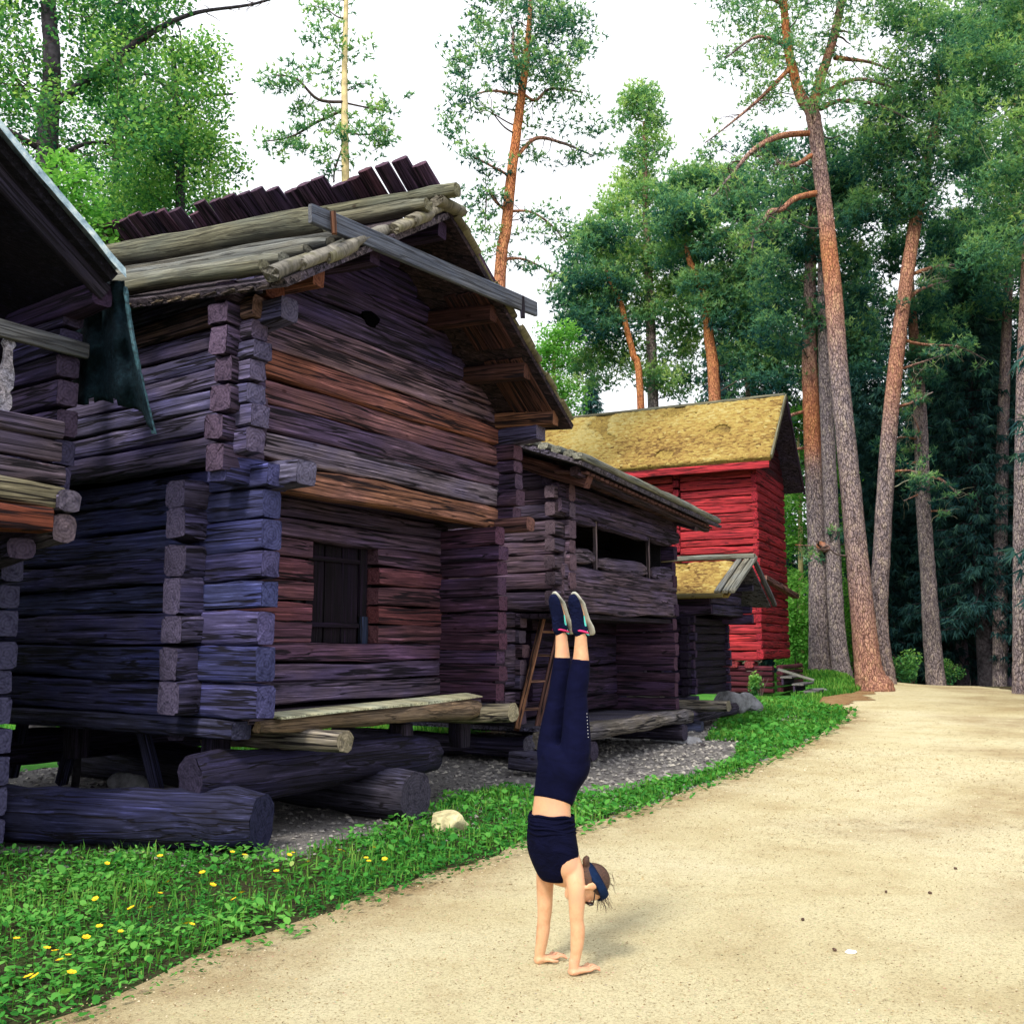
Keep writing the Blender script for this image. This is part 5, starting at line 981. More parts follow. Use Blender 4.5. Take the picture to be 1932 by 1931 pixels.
px_tree('pine_tree', 'broad grey pine trunk cut off at the side of the path', G2, 30, [(1935, 1296, 26, .05), (1930, 1200, 20, 0), (1930, 1000, 19, 0), (1935, 700, 18, .1), (1945, 400, 15, .5), (1950, 100, 10, .7), (1955, -200, 4, .5)],
        [(-250, 1850, 2100), (0, 1820, 2150), (200, 1810, 2150), (330, 1830, 2150), (520, 1850, 2100)], 110, 0.9, True, (BARK, NEEDLE_PALE), (), 39, 110, TWIG_LICHEN, 0.55, tL=0.26, tW=0.04, bias=-0.1)
px_tree('pine_tree', 'leaning bushy pine with hanging lichen twigs deep in the wood', G2, 40, [(1885, 1330, 15, 0), (1890, 900, 13, 0), (1900, 600, 10, .2), (1915, 300, 6, .4), (1915, 60, 3, .4)],
        [(-100, 1820, 2000), (100, 1800, 2030), (250, 1790, 2030), (420, 1830, 2030), (600, 1800, 2030)], 120, 1.05, True, (BARK, NEEDLE), (), 41, 110, TWIG_LICHEN, 0.6, tL=0.32, tW=0.05, bias=-0.06)

# ------------------------------------------------------------------ dark spruces
def spruce_mesh(Hh, Rr, seed, lo=0.12):
    rg = random.Random(seed); r = np.random.default_rng(seed); tb = Tubes(); C, A = [], []
    n = 46
    for i in range(n):
        f = i / n; z = Hh * (lo + (1 - lo) * f); rad = Rr * (1 - f) ** 0.75 * rg.uniform(0.75, 1.15); nb = 7 if f < 0.8 else 5; ph = rg.uniform(0, 6.28)
        for k in range(nb):
            a = ph + 6.283 * k / nb + rg.uniform(-0.3, 0.3); L = rad * rg.uniform(0.75, 1.1) + 0.15; droop = (0.5 - 0.55 * f) * L
            d = V((math.cos(a), math.sin(a), 0)); pts = [V((0, 0, z)), V((0, 0, z)) + d * L * 0.5 - V((0, 0, droop * 0.65)), V((0, 0, z)) + d * L - V((0, 0, droop * 0.75))]
            if f < 0.85: tb.add(pts, [0.03, 0.018, 0.006], 4)
            m = int(6 + L * 7)
            for q in range(m):
                g = 0.12 + 0.88 * (q + rg.random()) / m; p = pts[0].lerp(pts[1], g * 2) if g < 0.5 else pts[1].lerp(pts[2], g * 2 - 1)
                s = d.cross(V((0, 0, 1))) * rg.uniform(-0.35, 0.35) * L * (0.35 + 0.4 * (1 - g))
                C.append(p + s - V((0, 0, rg.uniform(0, 0.12)))); A.append(d * 0.35 + V((0, 0, -0.75)) + s * 0.4)
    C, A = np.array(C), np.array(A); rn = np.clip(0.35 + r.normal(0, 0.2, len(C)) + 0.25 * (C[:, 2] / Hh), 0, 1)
    v, t, q = needle_tufts(C, A, rn, r, 7, 0.42, 0.075, 0.45)
    tb.add([V((0, 0, -0.3)), V((0.03, 0, Hh * 0.4)), V((0, 0, Hh))], [0.02 * Hh * 0.85, 0.012 * Hh, 0.01], 10)
    return np_mesh('crown', v, t, q), tb
_sp = [spruce_mesh(19, 2.7, 61, 0.10), spruce_mesh(23, 3.1, 62, 0.16), spruce_mesh(15, 2.4, 63, 0.06)]
for me, _ in _sp: me.materials.append(SPRUCE)
def spruce_parts(i):
    me, tb = _sp[i]; tm = bpy.data.meshes.new('trunk'); tm.from_pydata([tuple(v) for v in tb.v], [], tb.f); tm.materials.append(BARK_DARK)
    tm.polygons.foreach_set('use_smooth', [True] * len(tm.polygons)); return me, tm
_spp = [spruce_parts(i) for i in range(3)]
SPR = [(1850, 41, 1, 'dark spruce whose skirts hang low beside the dead-twig pine'), (1790, 45, 0, 'dark spruce standing in the gap behind the dead-twig pine'), (1905, 47, 1, 'dark spruce in the shade behind the cut-off pine trunk'),
       (1720, 49, 2, 'short dark spruce between the leaning pine and dead-twig pine'), (1640, 52, 0, 'dark spruce behind the forked pine trunk'), (1975, 40, 0, 'dark spruce filling the wood beyond the cut-off pine trunk'), (1600, 56, 1, 'tall dark spruce behind the paired pines'), (1470, 58, 0, 'tall dark spruce behind the barn gable'), (1370, 60, 1, 'tall dark spruce farther behind the barn ridge'),
       (1120, 60, 0, 'dark spruce far behind the barn roof'), (1835, 56, 1, 'tall dark spruce deep in the wood'), (2060, 48, 1, 'dark spruce at the edge of the wood past the path'), (1745, 58, 1, 'tall dark spruce deep behind the crest'), (1680, 46, 2, 'short dark spruce behind the leaning pine foot')]
SPR += [(2150, 27, 0, 'dark spruce added out of view to shade the red barn'), (2200, 31, 1, 'tall dark spruce added out of view near the crest as shade'), (2420, 23, 1, 'tall dark spruce added out of view opposite the hut as shade'), (2330, 34, 0, 'dark spruce added deeper across the path as shade'), (2190, 24, 1, 'broad dark spruce added close to the path to shade the barn gable'), (2500, 19, 0, 'dark spruce added by the path opposite the gallery storehouse as shade'), (2560, 24, 1, 'tall dark spruce added in second row opposite the hut as shade')]  # spruces added out of view to keep sky light off the barn gable
for i, (u, Y, k, lab) in enumerate(SPR):
    x = (u - 966) / FOC * Y; g = height(x, Y); T = empty('spruce_tree', (x, Y, g), lab, 'tree', 'dark spruces of the wood')
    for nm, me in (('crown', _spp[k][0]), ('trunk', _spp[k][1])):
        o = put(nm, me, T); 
    T.rotation_euler = (0, 0, i * 1.7); s = 0.85 + 0.3 * RNG.random(); T.scale = (s, s, s * RNG.uniform(0.95, 1.1))
# far shaded trunks in the wood
for u, Y, rp, lab in ((1876, 43, 17, 'smooth dark trunk standing in deep shade beyond the crest'), (1806, 44, 11, 'thin dark trunk in shade left of the smooth trunk'.replace(' left of', ' beside')), (1660, 47, 8, 'thin dark trunk behind the forked pine')):
    x = (u - 966) / FOC * Y; g = height(x, Y); T = empty('spruce_tree', (x, Y, g), lab, 'tree', 'dark spruces of the wood'); tb = Tubes(); m = mpp(Y)
    tb.add([V((0, 0, -0.3)), V((0, 0, 1.0)), V((0.05, 0, 6)), V((0.1, 0, 14))], [rp * m * 1.15, rp * m, rp * m * 0.85, rp * m * 0.4], 14)
    tb.obj('trunk', plain('shaded_bark', (0.16, 0.13, 0.17), 0.95, 0.5, 14, 1.0, 0.05), T, V((0, 0, 0)))
    me = _spp[1][0]; o = put('crown', me, T, (0, 0, 4)); o.scale = (0.9, 0.9, 0.8)

# far-off wood as one mass
def far_wood():
    r = np.random.default_rng(77); C, R_ = [], []
    for i in range(430):
        ang = r.uniform(-0.75, 0.85); D = r.uniform(62, 85); x, y = math.sin(ang) * D, math.cos(ang) * D
        u = 966 + FOC * x / y; top = 17 if u > 1250 else (13 if u > 1050 else 9)
        z = r.uniform(-1, top) * (r.random() ** 0.25); s = r.uniform(1.2, 2.6); n = 130
        p = in_ball(n, r) * s; C.append(p + np.array([x, y, z])); R_.append(np.clip(0.25 + 0.25 * p[:, 2] / s + r.uniform(-0.12, 0.2) + r.normal(0, .1, n), 0, 1))  # clump tops painted lighter, as if lit from above
    v, t, q = leaf_quads(np.concatenate(C), np.concatenate(R_), r, 0.5)
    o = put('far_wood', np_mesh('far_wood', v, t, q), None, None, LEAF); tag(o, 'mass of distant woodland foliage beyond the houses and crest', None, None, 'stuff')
far_wood()
# bushes
def bush(u, v, Y, w, h, mat, label, seed, leaf=0.07, n=1400, bias=0.0):
    r = np.random.default_rng(seed); b = at(u, v, Y); g = height(b.x, Y); T = empty('leafy_bush', (b.x, Y, g), label, 'bush', 'leafy bushes at the wood edge')
    p = np.concatenate([in_ball(n // 6, r) * np.array([w * .45, w * .4, h * .3]) + np.array([r.uniform(-.6, .6) * w, r.uniform(-.4, .4) * w, h * r.uniform(0.25, 0.8)]) for _ in range(6)])
    p = p[p[:, 2] > 0.02]; vv, t, q = leaf_quads(p, np.clip(0.3 + 0.5 * p[:, 2] / h + r.normal(0, .15, len(p)) + bias, 0, 1), r, leaf)  # light from above painted in: bush top brighter, base darker
    put('foliage', np_mesh('foliage', vv, t, q), T, None, mat)
    tb = Tubes(); rg = random.Random(seed)
    for k in range(5): tb.add([V((0, 0, -0.05)), V((rg.uniform(-.3, .3) * w, rg.uniform(-.3, .3) * w, h * 0.4)), V((rg.uniform(-.7, .7) * w, rg.uniform(-.5, .5) * w, h * 0.8))], [0.02, 0.014, 0.005], 5)
    tb.obj('stems', TWIG, T, V((0, 0, 0)))
bush(1695, 1270, 36, 0.9, 1.3, LEAF, 'low leafy bush in shade between the leaning and dead-twig pines', 1, 0.10)
bush(1500, 1230, 39, 1.0, 4.2, LEAF_BRIGHT, 'tall bright green bush behind the barn gable corner', 2, 0.13, 3200)
bush(1610, 1180, 41, 1.4, 5.5, LEAF_BRIGHT, 'leafy green bush seen between the paired pines and forked pine', 3, 0.13, 3200, 0.15)
bush(1720, 1255, 38, 0.6, 1.0, LEAF, 'small bush at the foot of the dead-twig pine', 4, 0.09)
bush(1790, 1290, 40, 0.8, 1.2, LEAF, 'small dark bush just past the crest by the dead-twig pine', 6, 0.09)
bush(1435, 1305, 27.5, 0.35, 0.75, LEAF, 'small weed clump under the red barn corner', 5, 0.07, 700, 0.1)

# ------------------------------------------------------------------ verge plants, grass, gravel, litter
def hz(x, y): return np.array([height(a, b) for a, b in zip(x, y)])
def scatter(poly, n, r, keep=None):
    xs = [p[0] for p in poly]; ys = [p[1] for p in poly]; x = r.uniform(min(xs), max(xs), n); y = r.uniform(min(ys), max(ys), n)
    k = pip(poly, x, y); x, y = x[k], y[k]
    if keep is not None:
        q = np.array([keep(a, b) for a, b in zip(x, y)]); q = r.random(len(x)) < q; x, y = x[q], y[q]
    return x, y
def cover(x, y):
    """Patchy plant cover: thick near the path, thin under the houses."""
    c = 0.72 + 0.9 * wob(x, y, 0.9, 5)
    if y < 9.5 and x < -0.6: c *= 1.0
    d = (x + 2.05) * 0.839 + (y - 8.5) * -0.545                       # distance in front of the storehouse
    if y < 13: c *= sm(-1.0, 0.3, d + 0.35 * wob(x, y, 2, 8)) if x > -2.6 else sm(8.7, 7.9, y)
    e = edge_dist(x, y); c *= 0.25 + 0.75 * sm(-0.25, 0.25, e + 0.22 * wob(x, y, 3.1, 21))
    return max(0.0, min(1.0, c + 0.12))
def leaves5(x, y, z, r, L, W, tilt):
    n = len(x); a = r.uniform(0, 6.283, n); D = np.stack([np.cos(a), np.sin(a), np.zeros(n)], 1); S = np.stack([-np.sin(a), np.cos(a), np.zeros(n)], 1); U = np.array([[0, 0, 1.0]])
    P = np.stack([x, y, z], 1); l = L[:, None]; w = W[:, None]; s1 = np.sin(tilt)[:, None]; c1 = np.cos(tilt)[:, None]
    def at_(f, k, drop): return P + D * l * f * (0.35 + 0.65 * c1) + U * l * (f * s1 - drop) + S * w * k
    v = np.stack([P, at_(.3, -.42, .0), at_(.3, .42, .0), at_(.72, -.40, .06), at_(.72, .40, .06), at_(1.0, 0, .16)], 1).reshape(-1, 3)
    b = np.arange(n)[:, None] * 6; t = np.concatenate([b + np.array([q]) for q in ([0, 2, 1], [1, 2, 4], [1, 4, 3], [3, 4, 5])], 1).reshape(-1, 3); return v, t
def weeds():
    r = np.random.default_rng(5); V_, T_, R_, off = [], [], [], 0
    near = [(x + (0.22 if (x, y) in PATH_L else 0), y - (0.12 if (x, y) in PATH_L else 0)) for x, y in VERGE]
    x, y = scatter(near, 620000, r, lambda a, b: cover(a, b) * (1.0 if b < 7 else max(0.10, (7 / b) ** 1.5)))
    big = np.clip(y / 8, 0.8, 2.2); n = len(x); cl = np.array([wob(a, b, 1.6, 40) for a, b in zip(x, y)])
    L = r.uniform(0.022, 0.065, n) * big * (1 + 0.5 * cl); L = np.where((r.random(n) < 0.07) & (y < 9.5), L * 1.45, L); W = L * np.where(r.random(n) < 0.25, 0.3, r.uniform(0.5, 0.95, n)); z = hz(x, y) + 0.015 + r.random(n) ** 1.5 * 0.10 * (0.6 + 0.8 * np.clip(cl + .4, 0, 1))
    v, t = leaves5(x, y, z, r, L, W, r.uniform(0.0, 0.9, n)); pt = np.array([wob(a, b, 0.8, 90) for a, b in zip(x, y)]); rn = np.clip(0.30 + 3.2 * (z - hz(x, y)) + r.normal(0, 0.20, n) + 0.3 * cl + 0.35 * pt, 0, np.where(L > 0.075, 0.72, np.where(r.random(n) < 0.06, 1.0, 0.86)))
    o = put('weeds', np_mesh('weeds', v, t, np.repeat(rn, 6)), None, None, WEED); tag(o, 'carpet of broad-leaved weeds along the path verge', None, None, 'stuff')
    # path edge straggle: yellowed low leaves
    return len(t)
def blades(name, poly, n, hmin, hmax, seed, label, keep=None, width=0.006, far=False):
    r = np.random.default_rng(seed); x, y = scatter(poly, n, r, keep); m = len(x); z = hz(x, y); a = r.uniform(0, 6.283, m); cl = np.array([wob(p, q, 1.1, 70) for p, q in zip(x, y)])
    h = r.uniform(hmin, hmax, m) * (1 + 0.5 * cl); w = width * np.clip(y / 7, 0.8, 4.5); S = np.stack([-np.sin(a), np.cos(a), np.zeros(m)], 1) * w[:, None]; D = np.stack([np.cos(a), np.sin(a), np.zeros(m)], 1)
    P = np.stack([x, y, z], 1); U = np.array([[0, 0, 1.0]]); ln = r.uniform(0.05, 0.6, m)[:, None] * h[:, None]
    M = P + U * h[:, None] * 0.6 + D * ln * 0.35; T = P + U * h[:, None] * 0.95 + D * ln
    v = np.stack([P - S, P + S, M - S * .7, M + S * .7, T], 1).reshape(-1, 3); b = np.arange(m)[:, None] * 5
    t = np.concatenate([b + np.array([q]) for q in ([0, 1, 3], [0, 3, 2], [2, 3, 4])], 1).reshape(-1, 3)
    rn = np.repeat(np.clip(r.normal(0.5, 0.2, m) + 0.3 * cl, 0, 1), 5)
    o = put(name, np_mesh(name, v, t, rn), None, None, BLADE); tag(o, label, None, None, 'stuff')
weeds()
blades('grass', VERGE, 260000, 0.04, 0.14, 15, 'grass blades among the weeds of the verge', lambda a, b: cover(a, b) * 0.75)
blades('lawn_grass', [(7.6, 25), gp(1490, 1318), gp(1560, 1316), gp(1630, 1305), (11.4, 33.2), (11.8, 37), (8.5, 38), (9.8, 31)], 26000, 0.08, 0.25, 16, 'grass on the bank between red barn and pine trunks')
blades('back_grass', [(-12, 13.4), (-3.3, 15.8), (1.5, 22), (0, 26), (-14, 26)], 26000, 0.08, 0.22, 17, 'bright grass seen through the gap beneath the storehouse')
def bits(name, poly, n, smin, smax, mat, seed, label, keep=None, flat=0.6, zoff=0.02):
    r = np.random.default_rng(seed); x, y = scatter(poly, n, r, keep); m = len(x); s = r.uniform(smin, smax, m) * np.clip(y / 9, 0.7, 1.6); z = hz(x, y) + zoff
    base = np.array([[1, 0, 0], [-1, 0, 0], [0, 1, 0], [0, -1, 0], [0, 0, 1], [0, 0, -1]], float); fc = np.array([[0, 2, 4], [2, 1, 4], [1, 3, 4], [3, 0, 4]])
    jit = base[None] * r.uniform(0.6, 1.2, (m, 6, 1)) + r.normal(0, 0.15, (m, 6, 3)); a = r.uniform(0, 6.28, m); ca, sa = np.cos(a)[:, None], np.sin(a)[:, None]
    X = jit[:, :, 0] * ca - jit[:, :, 1] * sa; Yv = jit[:, :, 0] * sa + jit[:, :, 1] * ca
    v = np.stack([X * s[:, None] + x[:, None], Yv * s[:, None] + y[:, None], jit[:, :, 2] * s[:, None] * flat + z[:, None]], 2).reshape(-1, 3)
    t = (np.arange(m)[:, None, None] * 6 + fc[None]).reshape(-1, 3)
    o = put(name, np_mesh(name, v, t, np.repeat(np.clip(r.normal(.5, .25, m), 0, 1), 6)), None, None, mat); tag(o, label, None, None, 'stuff')
GRVL = leaf_mat('gravel_stones', [(0.0, (0.05, 0.045, 0.05)), (0.5, (0.20, 0.19, 0.19)), (1.0, (0.46, 0.43, 0.38))], 0.0)
SAND = leaf_mat('sand_grains', [(0.0, (0.16, 0.10, 0.05)), (0.5, (0.42, 0.33, 0.18)), (1.0, (0.70, 0.62, 0.45))], 0.0)
bits('gravel', YARD, 26000, 0.012, 0.035, GRVL, 21, 'loose grey stones of the gravel yard', lambda a, b: 1.0 if (a + 2.05) * 0.839 + (b - 8.5) * -0.545 > -1.6 or b > 11 else 0.25, 0.6, 0.012)
bits('path_grit', [p for p in PATH_POLY if p[1] < 19] , 150000, 0.003, 0.010, SAND, 22, 'fine loose grit on the sandy path', lambda a, b: min(1, (5 / max(b, 2)) ** 1.2), 0.5, 0.022)
bits('path_stones', [p for p in PATH_POLY if p[1] < 26], 2600, 0.007, 0.02, SAND, 24, 'small pale stones scattered on the sandy path', lambda a, b: 0.25 + 0.75 * sm(1.6, 0.0, -edge_dist(a, b)), 0.6, 0.022)
def litter():
    r = np.random.default_rng(31); poly = PATH_POLY; x, y = scatter(poly, 110000, r, lambda a, b: min(1, max(0.10, 0.30 + 1.1 * wob(a, b, 0.55, 12) + 0.06 * (a - 1.5) + 0.7 * sm(1.0, 0.0, -edge_dist(a, b)))) * (1 if b < 10 else 0.4)); m = len(x); z = hz(x, y) + 0.026
    a = r.normal(0.1, 0.75, m); L = r.uniform(0.012, 0.05, m) * np.clip(y / 7, 0.7, 2); w = 0.0022 * np.clip(y / 5, 0.8, 3.5); D = np.stack([np.cos(a), np.sin(a), r.normal(0, .05, m)], 1) * L[:, None]; S = np.stack([-np.sin(a), np.cos(a), np.zeros(m)], 1) * w[:, None]
    P = np.stack([x, y, z], 1); C2 = P + D * 0.5 + np.stack([-np.sin(a), np.cos(a), np.zeros(m)], 1) * (r.normal(0, .1, m) * L)[:, None]; T = P + D
    v = np.stack([P, C2 + S, C2 - S, T], 1).reshape(-1, 3); t = (np.arange(m)[:, None, None] * 4 + np.array([[0, 2, 1], [1, 2, 3]])[None]).reshape(-1, 3)
    mt = leaf_mat('dry_needles', [(0, (0.05, 0.028, 0.015)), (0.6, (0.14, 0.08, 0.04)), (1, (0.25, 0.16, 0.09))], 0)
    o = put('needle_litter', np_mesh('needle_litter', v, t, np.repeat(r.random(m), 4)), None, None, mt); tag(o, 'dry pine needles and twigs strewn over the path', None, None, 'stuff')
litter()
# yellow flowers
def flowers():
    ym = plain('buttercup_yellow', (0.80, 0.50, 0.015), 0.6, 0.15, 30); gm = plain('flower_stem', (0.06, 0.22, 0.03), 0.8, 0.2)
    vs_, fs, mi = [], [], []
    for k in range(6):
        a = k * 1.047; b = len(vs_); c, s = math.cos(a), math.sin(a); px, py = -s, c
        vs_ += [(c * 0.003, s * 0.003, 0.0), (c * 0.014 + px * 0.009, s * 0.014 + py * 0.009, 0.005), (c * 0.020, s * 0.020, 0.007), (c * 0.014 - px * 0.009, s * 0.014 - py * 0.009, 0.005)]; fs.append((b, b + 1, b + 2, b + 3)); mi.append(0)
    b = len(vs_)
    for i in range(6): vs_.append((0.006 * math.cos(i * 1.047), 0.006 * math.sin(i * 1.047), 0.003))
    vs_.append((0, 0, 0.009))
    for i in range(6): fs.append((b + i, b + (i + 1) % 6, b + 6)); mi.append(0)
    b = len(vs_)
    for z in (0.0, -0.14):
        for i in range(4): vs_.append((0.0015 * math.cos(i * 1.57) + (0.012 if z else 0), 0.0015 * math.sin(i * 1.57), z))
    for i in range(4): fs.append((b + i, b + (i + 1) % 4, b + 4 + (i + 1) % 4, b + 4 + i)); mi.append(1)
    me = bpy.data.meshes.new('buttercup'); me.from_pydata(vs_, [], fs); me.materials.append(ym); me.materials.append(gm); me.polygons.foreach_set('material_index', mi)
    spots = [(185, 1778), (225, 1787), (100, 1838), (110, 1846), (125, 1843), (132, 1870), (50, 1887), (62, 1890), (85, 1832), (28, 1745 + 60), (245, 1745), (282, 1738), (300, 1715), (350, 1770), (360, 1776), (440, 1720), (454, 1715), (178, 1720), (315, 1690), (300, 1640), (460, 1635), (437, 1628), (545, 1638), (552, 1630), (640, 1625), (648, 1628), (690, 1638), (695, 1645), (580, 1650), (725, 1640), (705, 1620), (400, 1695), (200, 1655), (160, 1800), (520, 1670), (380, 1668)]
    rg = random.Random(3)
    for i, (u, v) in enumerate(spots):
        x, y = gp(u, v + 14); o = bpy.data.objects.new('buttercup', me); COL.objects.link(o); o.location = (x, y, 0.12 + rg.uniform(0, 0.03)); s = rg.uniform(0.85, 1.3); o.scale = (s, s, 1)
        o.rotation_euler = (rg.uniform(-.5, .3), rg.uniform(-.4, .4), rg.uniform(0, 6)); tag(o, 'small yellow flower standing among the green verge weeds', 'flower', 'yellow flowers in the verge')
flowers()
# pine cones and pale chips lying on the path
cone_m = plain('cone_brown', (0.09, 0.055, 0.04), 0.9, 0.5, 60, 1.0)
for i, (u, v) in enumerate([(1803, 1645), (1672, 1690), (1755, 1692), (1515, 1743), (1575, 1801)]):
    x, y = gp(u, v); bm = bmesh.new(); bmesh.ops.create_icosphere(bm, subdivisions=2, radius=1)
    for q in bm.verts:
        p = q.co; k = 1 + 0.28 * math.sin(p.x * 9) * math.sin(p.y * 8 + p.z * 7); q.co = V((p.x * 0.014 * k, p.y * 0.009 * k, p.z * 0.009 * k))
    me = bpy.data.meshes.new('pine_cone'); bm.to_mesh(me); bm.free(); o = put('pine_cone', me, None, (x, y, height(x, y) + 0.029), cone_m); o.rotation_euler = (0, 0, i * 1.3); tag(o, 'small dark pine cone lying on the sandy path', 'pine cone', 'pine cones on the path')
x, y = gp(1605, 1804); boulder('pebble', (x, y, 0.026), (0.035, 0.028, 0.012), plain('white_chip', (0.80, 0.78, 0.70), 0.7, 0.1), 'white flat stone chip lying alone on the path', 44, 'pebble')

# ------------------------------------------------------------------ the person doing a handstand
def person():
    YB = 5.44; LAT = V((0.65, -0.76, 0)); FRO = V((-0.76, -0.65, 0)); UPV = V((0, 0, 1))      # side axis, belly direction
    skin = NT('skin'); n = skin.noise(skin.coord(), 6, 6, 0.65); n2 = skin.noise(skin.coord(), 60, 3)
    b = skin.n('ShaderNodeBsdfPrincipled'); b.inputs['Roughness'].default_value = 0.5; b.inputs['Specular IOR Level'].default_value = 0.35
    b.inputs['Subsurface Weight'].default_value = 0.12; b.inputs['Subsurface Radius'].default_value = (0.012, 0.005, 0.003); b.inputs['Subsurface Scale'].default_value = 1.0
    skin.l(skin.ramp(n, [(0.32, (0.52, 0.24, 0.13)), (0.5, (0.63, 0.36, 0.205)), (0.68, (0.66, 0.31, 0.20))]), b.inputs['Base Color'])
    bn = skin.n('ShaderNodeBump'); bn.inputs['Strength'].default_value = 0.12; bn.inputs['Distance'].default_value = 0.004; skin.l(n2, bn.inputs['Height']); skin.l(bn.outputs[0], b.inputs['Normal']); skin.l(b.outputs[0], skin.out.inputs['Surface'])
    def cloth(name, col, sc=5, st=0.5):
        w = NT(name); q = w.noise(w.coord('Object', (1, 1, 2.2)), sc, 4, 0.6, 0.8); f = w.noise(w.coord(), 240, 2)
        return w.surf(w.mix(1.0, col, w.ramp(q, [(0.3, 0.7), (0.7, 1.35)]), 'MULTIPLY'), 0.85, w.math('ADD', q, w.math('MULTIPLY', f, 0.12)), st, 0.02, 0.06)
    navy = cloth('navy_leggings', (0.0022, 0.0028, 0.017), 6, 0.35); navy2 = cloth('navy_top', (0.0020, 0.0025, 0.014), 9, 0.8)
    base = at(1050, 1840, YB); base.z = 0.0
    def B(u, v, dy=0.0): return at(u, v, YB + dy) - base
    def loft(bm, rings, n=20):
        vr = []
        for (c, a1, a2) in rings: vr.append([bm.verts.new(c + a1 * math.cos(2 * math.pi * k / n) + a2 * math.sin(2 * math.pi * k / n)) for k in range(n)])
        for i in range(len(vr) - 1):
            for k in range(n): bm.faces.new((vr[i][k], vr[i][(k + 1) % n], vr[i + 1][(k + 1) % n], vr[i + 1][k]))
        bm.faces.new(list(reversed(vr[0]))); bm.faces.new(vr[-1])
    def limb(bm, pts, n=16, grow=0.0, sq=1.0):
        """pts: (Vector, radius). Rings square to the path, with smoothing."""
        q = smooth_line([tuple(p) + (r,) for p, r in pts], 4); P = [V(k[:3]) for k in q]; rings = []
        for i, p in enumerate(P):
            d = (P[min(i + 1, len(P) - 1)] - P[max(i - 1, 0)]).normalized(); x = d.cross(V((0.2, 0.9, 0.15))).normalized(); y = d.cross(x); r = q[i][3] + grow; rings.append((p, x * r, y * r * sq))
        loft(bm, rings, n)
    def ell(bm, c, ax, n=14):
        a1, a2, a3 = ax; rings = []
        for i in range(n + 1):
            t = -math.cos(math.pi * i / n); s = max(0.02, math.sqrt(max(0, 1 - t * t))); rings.append((c + a3 * t, a1 * s, a2 * s))
        loft(bm, rings, 20)
    def torso_rings(rows_, grow=0.0, tilt=0.0):
        q = smooth_line([tuple(B(u, v)) + (rl, rf) for (u, v, rl, rf) in rows_], 4)
        return [(V(k[:3]), LAT * (k[3] + grow), FRO * (k[4] + grow) + UPV * (tilt * max(0.0, (i - len(q) * 0.55) / (len(q) * 0.45)))) for i, k in enumerate(q)]
    def finish(bm, name, mat, voxel, smooth=6, parent=None, fac=0.5):
        bmesh.ops.recalc_face_normals(bm, faces=bm.faces[:]); me = bpy.data.meshes.new(name + '_raw'); bm.to_mesh(me); bm.free()
        o = bpy.data.objects.new(name, me); COL.objects.link(o)
        m1 = o.modifiers.new('r', 'REMESH'); m1.mode = 'VOXEL'; m1.voxel_size = voxel; m1.use_smooth_shade = True
        if smooth: m2 = o.modifiers.new('s', 'SMOOTH'); m2.iterations = smooth; m2.factor = fac
        dg = bpy.context.evaluated_depsgraph_get(); dg.update(); nm = bpy.data.meshes.new_from_object(o.evaluated_get(dg)); o.modifiers.clear(); o.data = nm; bpy.data.meshes.remove(me); nm.name = name
        nm.materials.clear(); nm.materials.append(mat)
        if parent is not None: o.parent = parent
        return o
    TOR = [(1066, 1404, .105, .070), (1066, 1415, .140, .098), (1065, 1435, .158, .115), (1060, 1460, .160, .112), (1050, 1487, .135, .093), (1042, 1512, .120, .080), (1040, 1540, .126, .085), (1040, 1570, .142, .098), (1044, 1605, .155, .105), (1052, 1635, .150, .092), (1060, 1655, .105, .070), (1064, 1668, .06, .05)]
    NEAR = [((1080, 1450), .080), ((1085, 1420), .088), ((1087, 1390), .083), ((1087, 1360), .075), ((1087, 1330), .066), ((1088, 1308), .061), ((1091, 1285), .061), ((1094, 1264), .057), ((1096, 1244), .049), ((1096, 1222), .041), ((1096, 1202), .036), ((1095, 1186), .037)]
    FAR = [((1042, 1450), .078), ((1040, 1420), .084), ((1042, 1390), .079), ((1046, 1360), .071), ((1051, 1330), .062), ((1054, 1308), .058), ((1057, 1285), .058), ((1060, 1260), .054), ((1061, 1240), .047), ((1060, 1216), .040), ((1059, 1198), .036), ((1058, 1184), .036)]
    pn = [(B(u, v, -0.065), r * 0.91) for (u, v), r in NEAR]; pf = [(B(u, v, 0.065), r * 0.91) for (u, v), r in FAR]
    armN = [((1066, 1600), .055), ((1074, 1622), .060), ((1083, 1646), .054), ((1087, 1675), .048), ((1088, 1705), .043), ((1088, 1735), .037), ((1090, 1752), .0385), ((1089, 1778), .036), ((1086, 1805), .028), ((1083, 1826), .025), ((1083, 1838), .027)]
    armF = [((1040, 1605), .055), ((1034, 1628), .056), ((1029, 1654), .050), ((1028, 1685), .045), ((1028, 1712), .041), ((1026, 1738), .036), ((1025, 1752), .037), ((1022, 1776), .033), ((1019, 1798), .027), ((1018, 1808), .025), ((1018, 1816), .027)]
    aN = [(B(u, v, -0.02 - 0.08 * min(1, i / 3)), r) for i, ((u, v), r) in enumerate(armN)]; aF = [(B(u, v, 0.02 + 0.08 * min(1, i / 3)), r) for i, ((u, v), r) in enumerate(armF)]
    bm = bmesh.new(); loft(bm, torso_rings(TOR), 28); limb(bm, pn); limb(bm, pf); limb(bm, aN); limb(bm, aF)
    # hands: palm, four bent fingers of different length, thumb from the side of the palm
    D = V((0.84, 0.54, 0)).normalized(); M = V((0.54, -0.84, 0)).normalized()
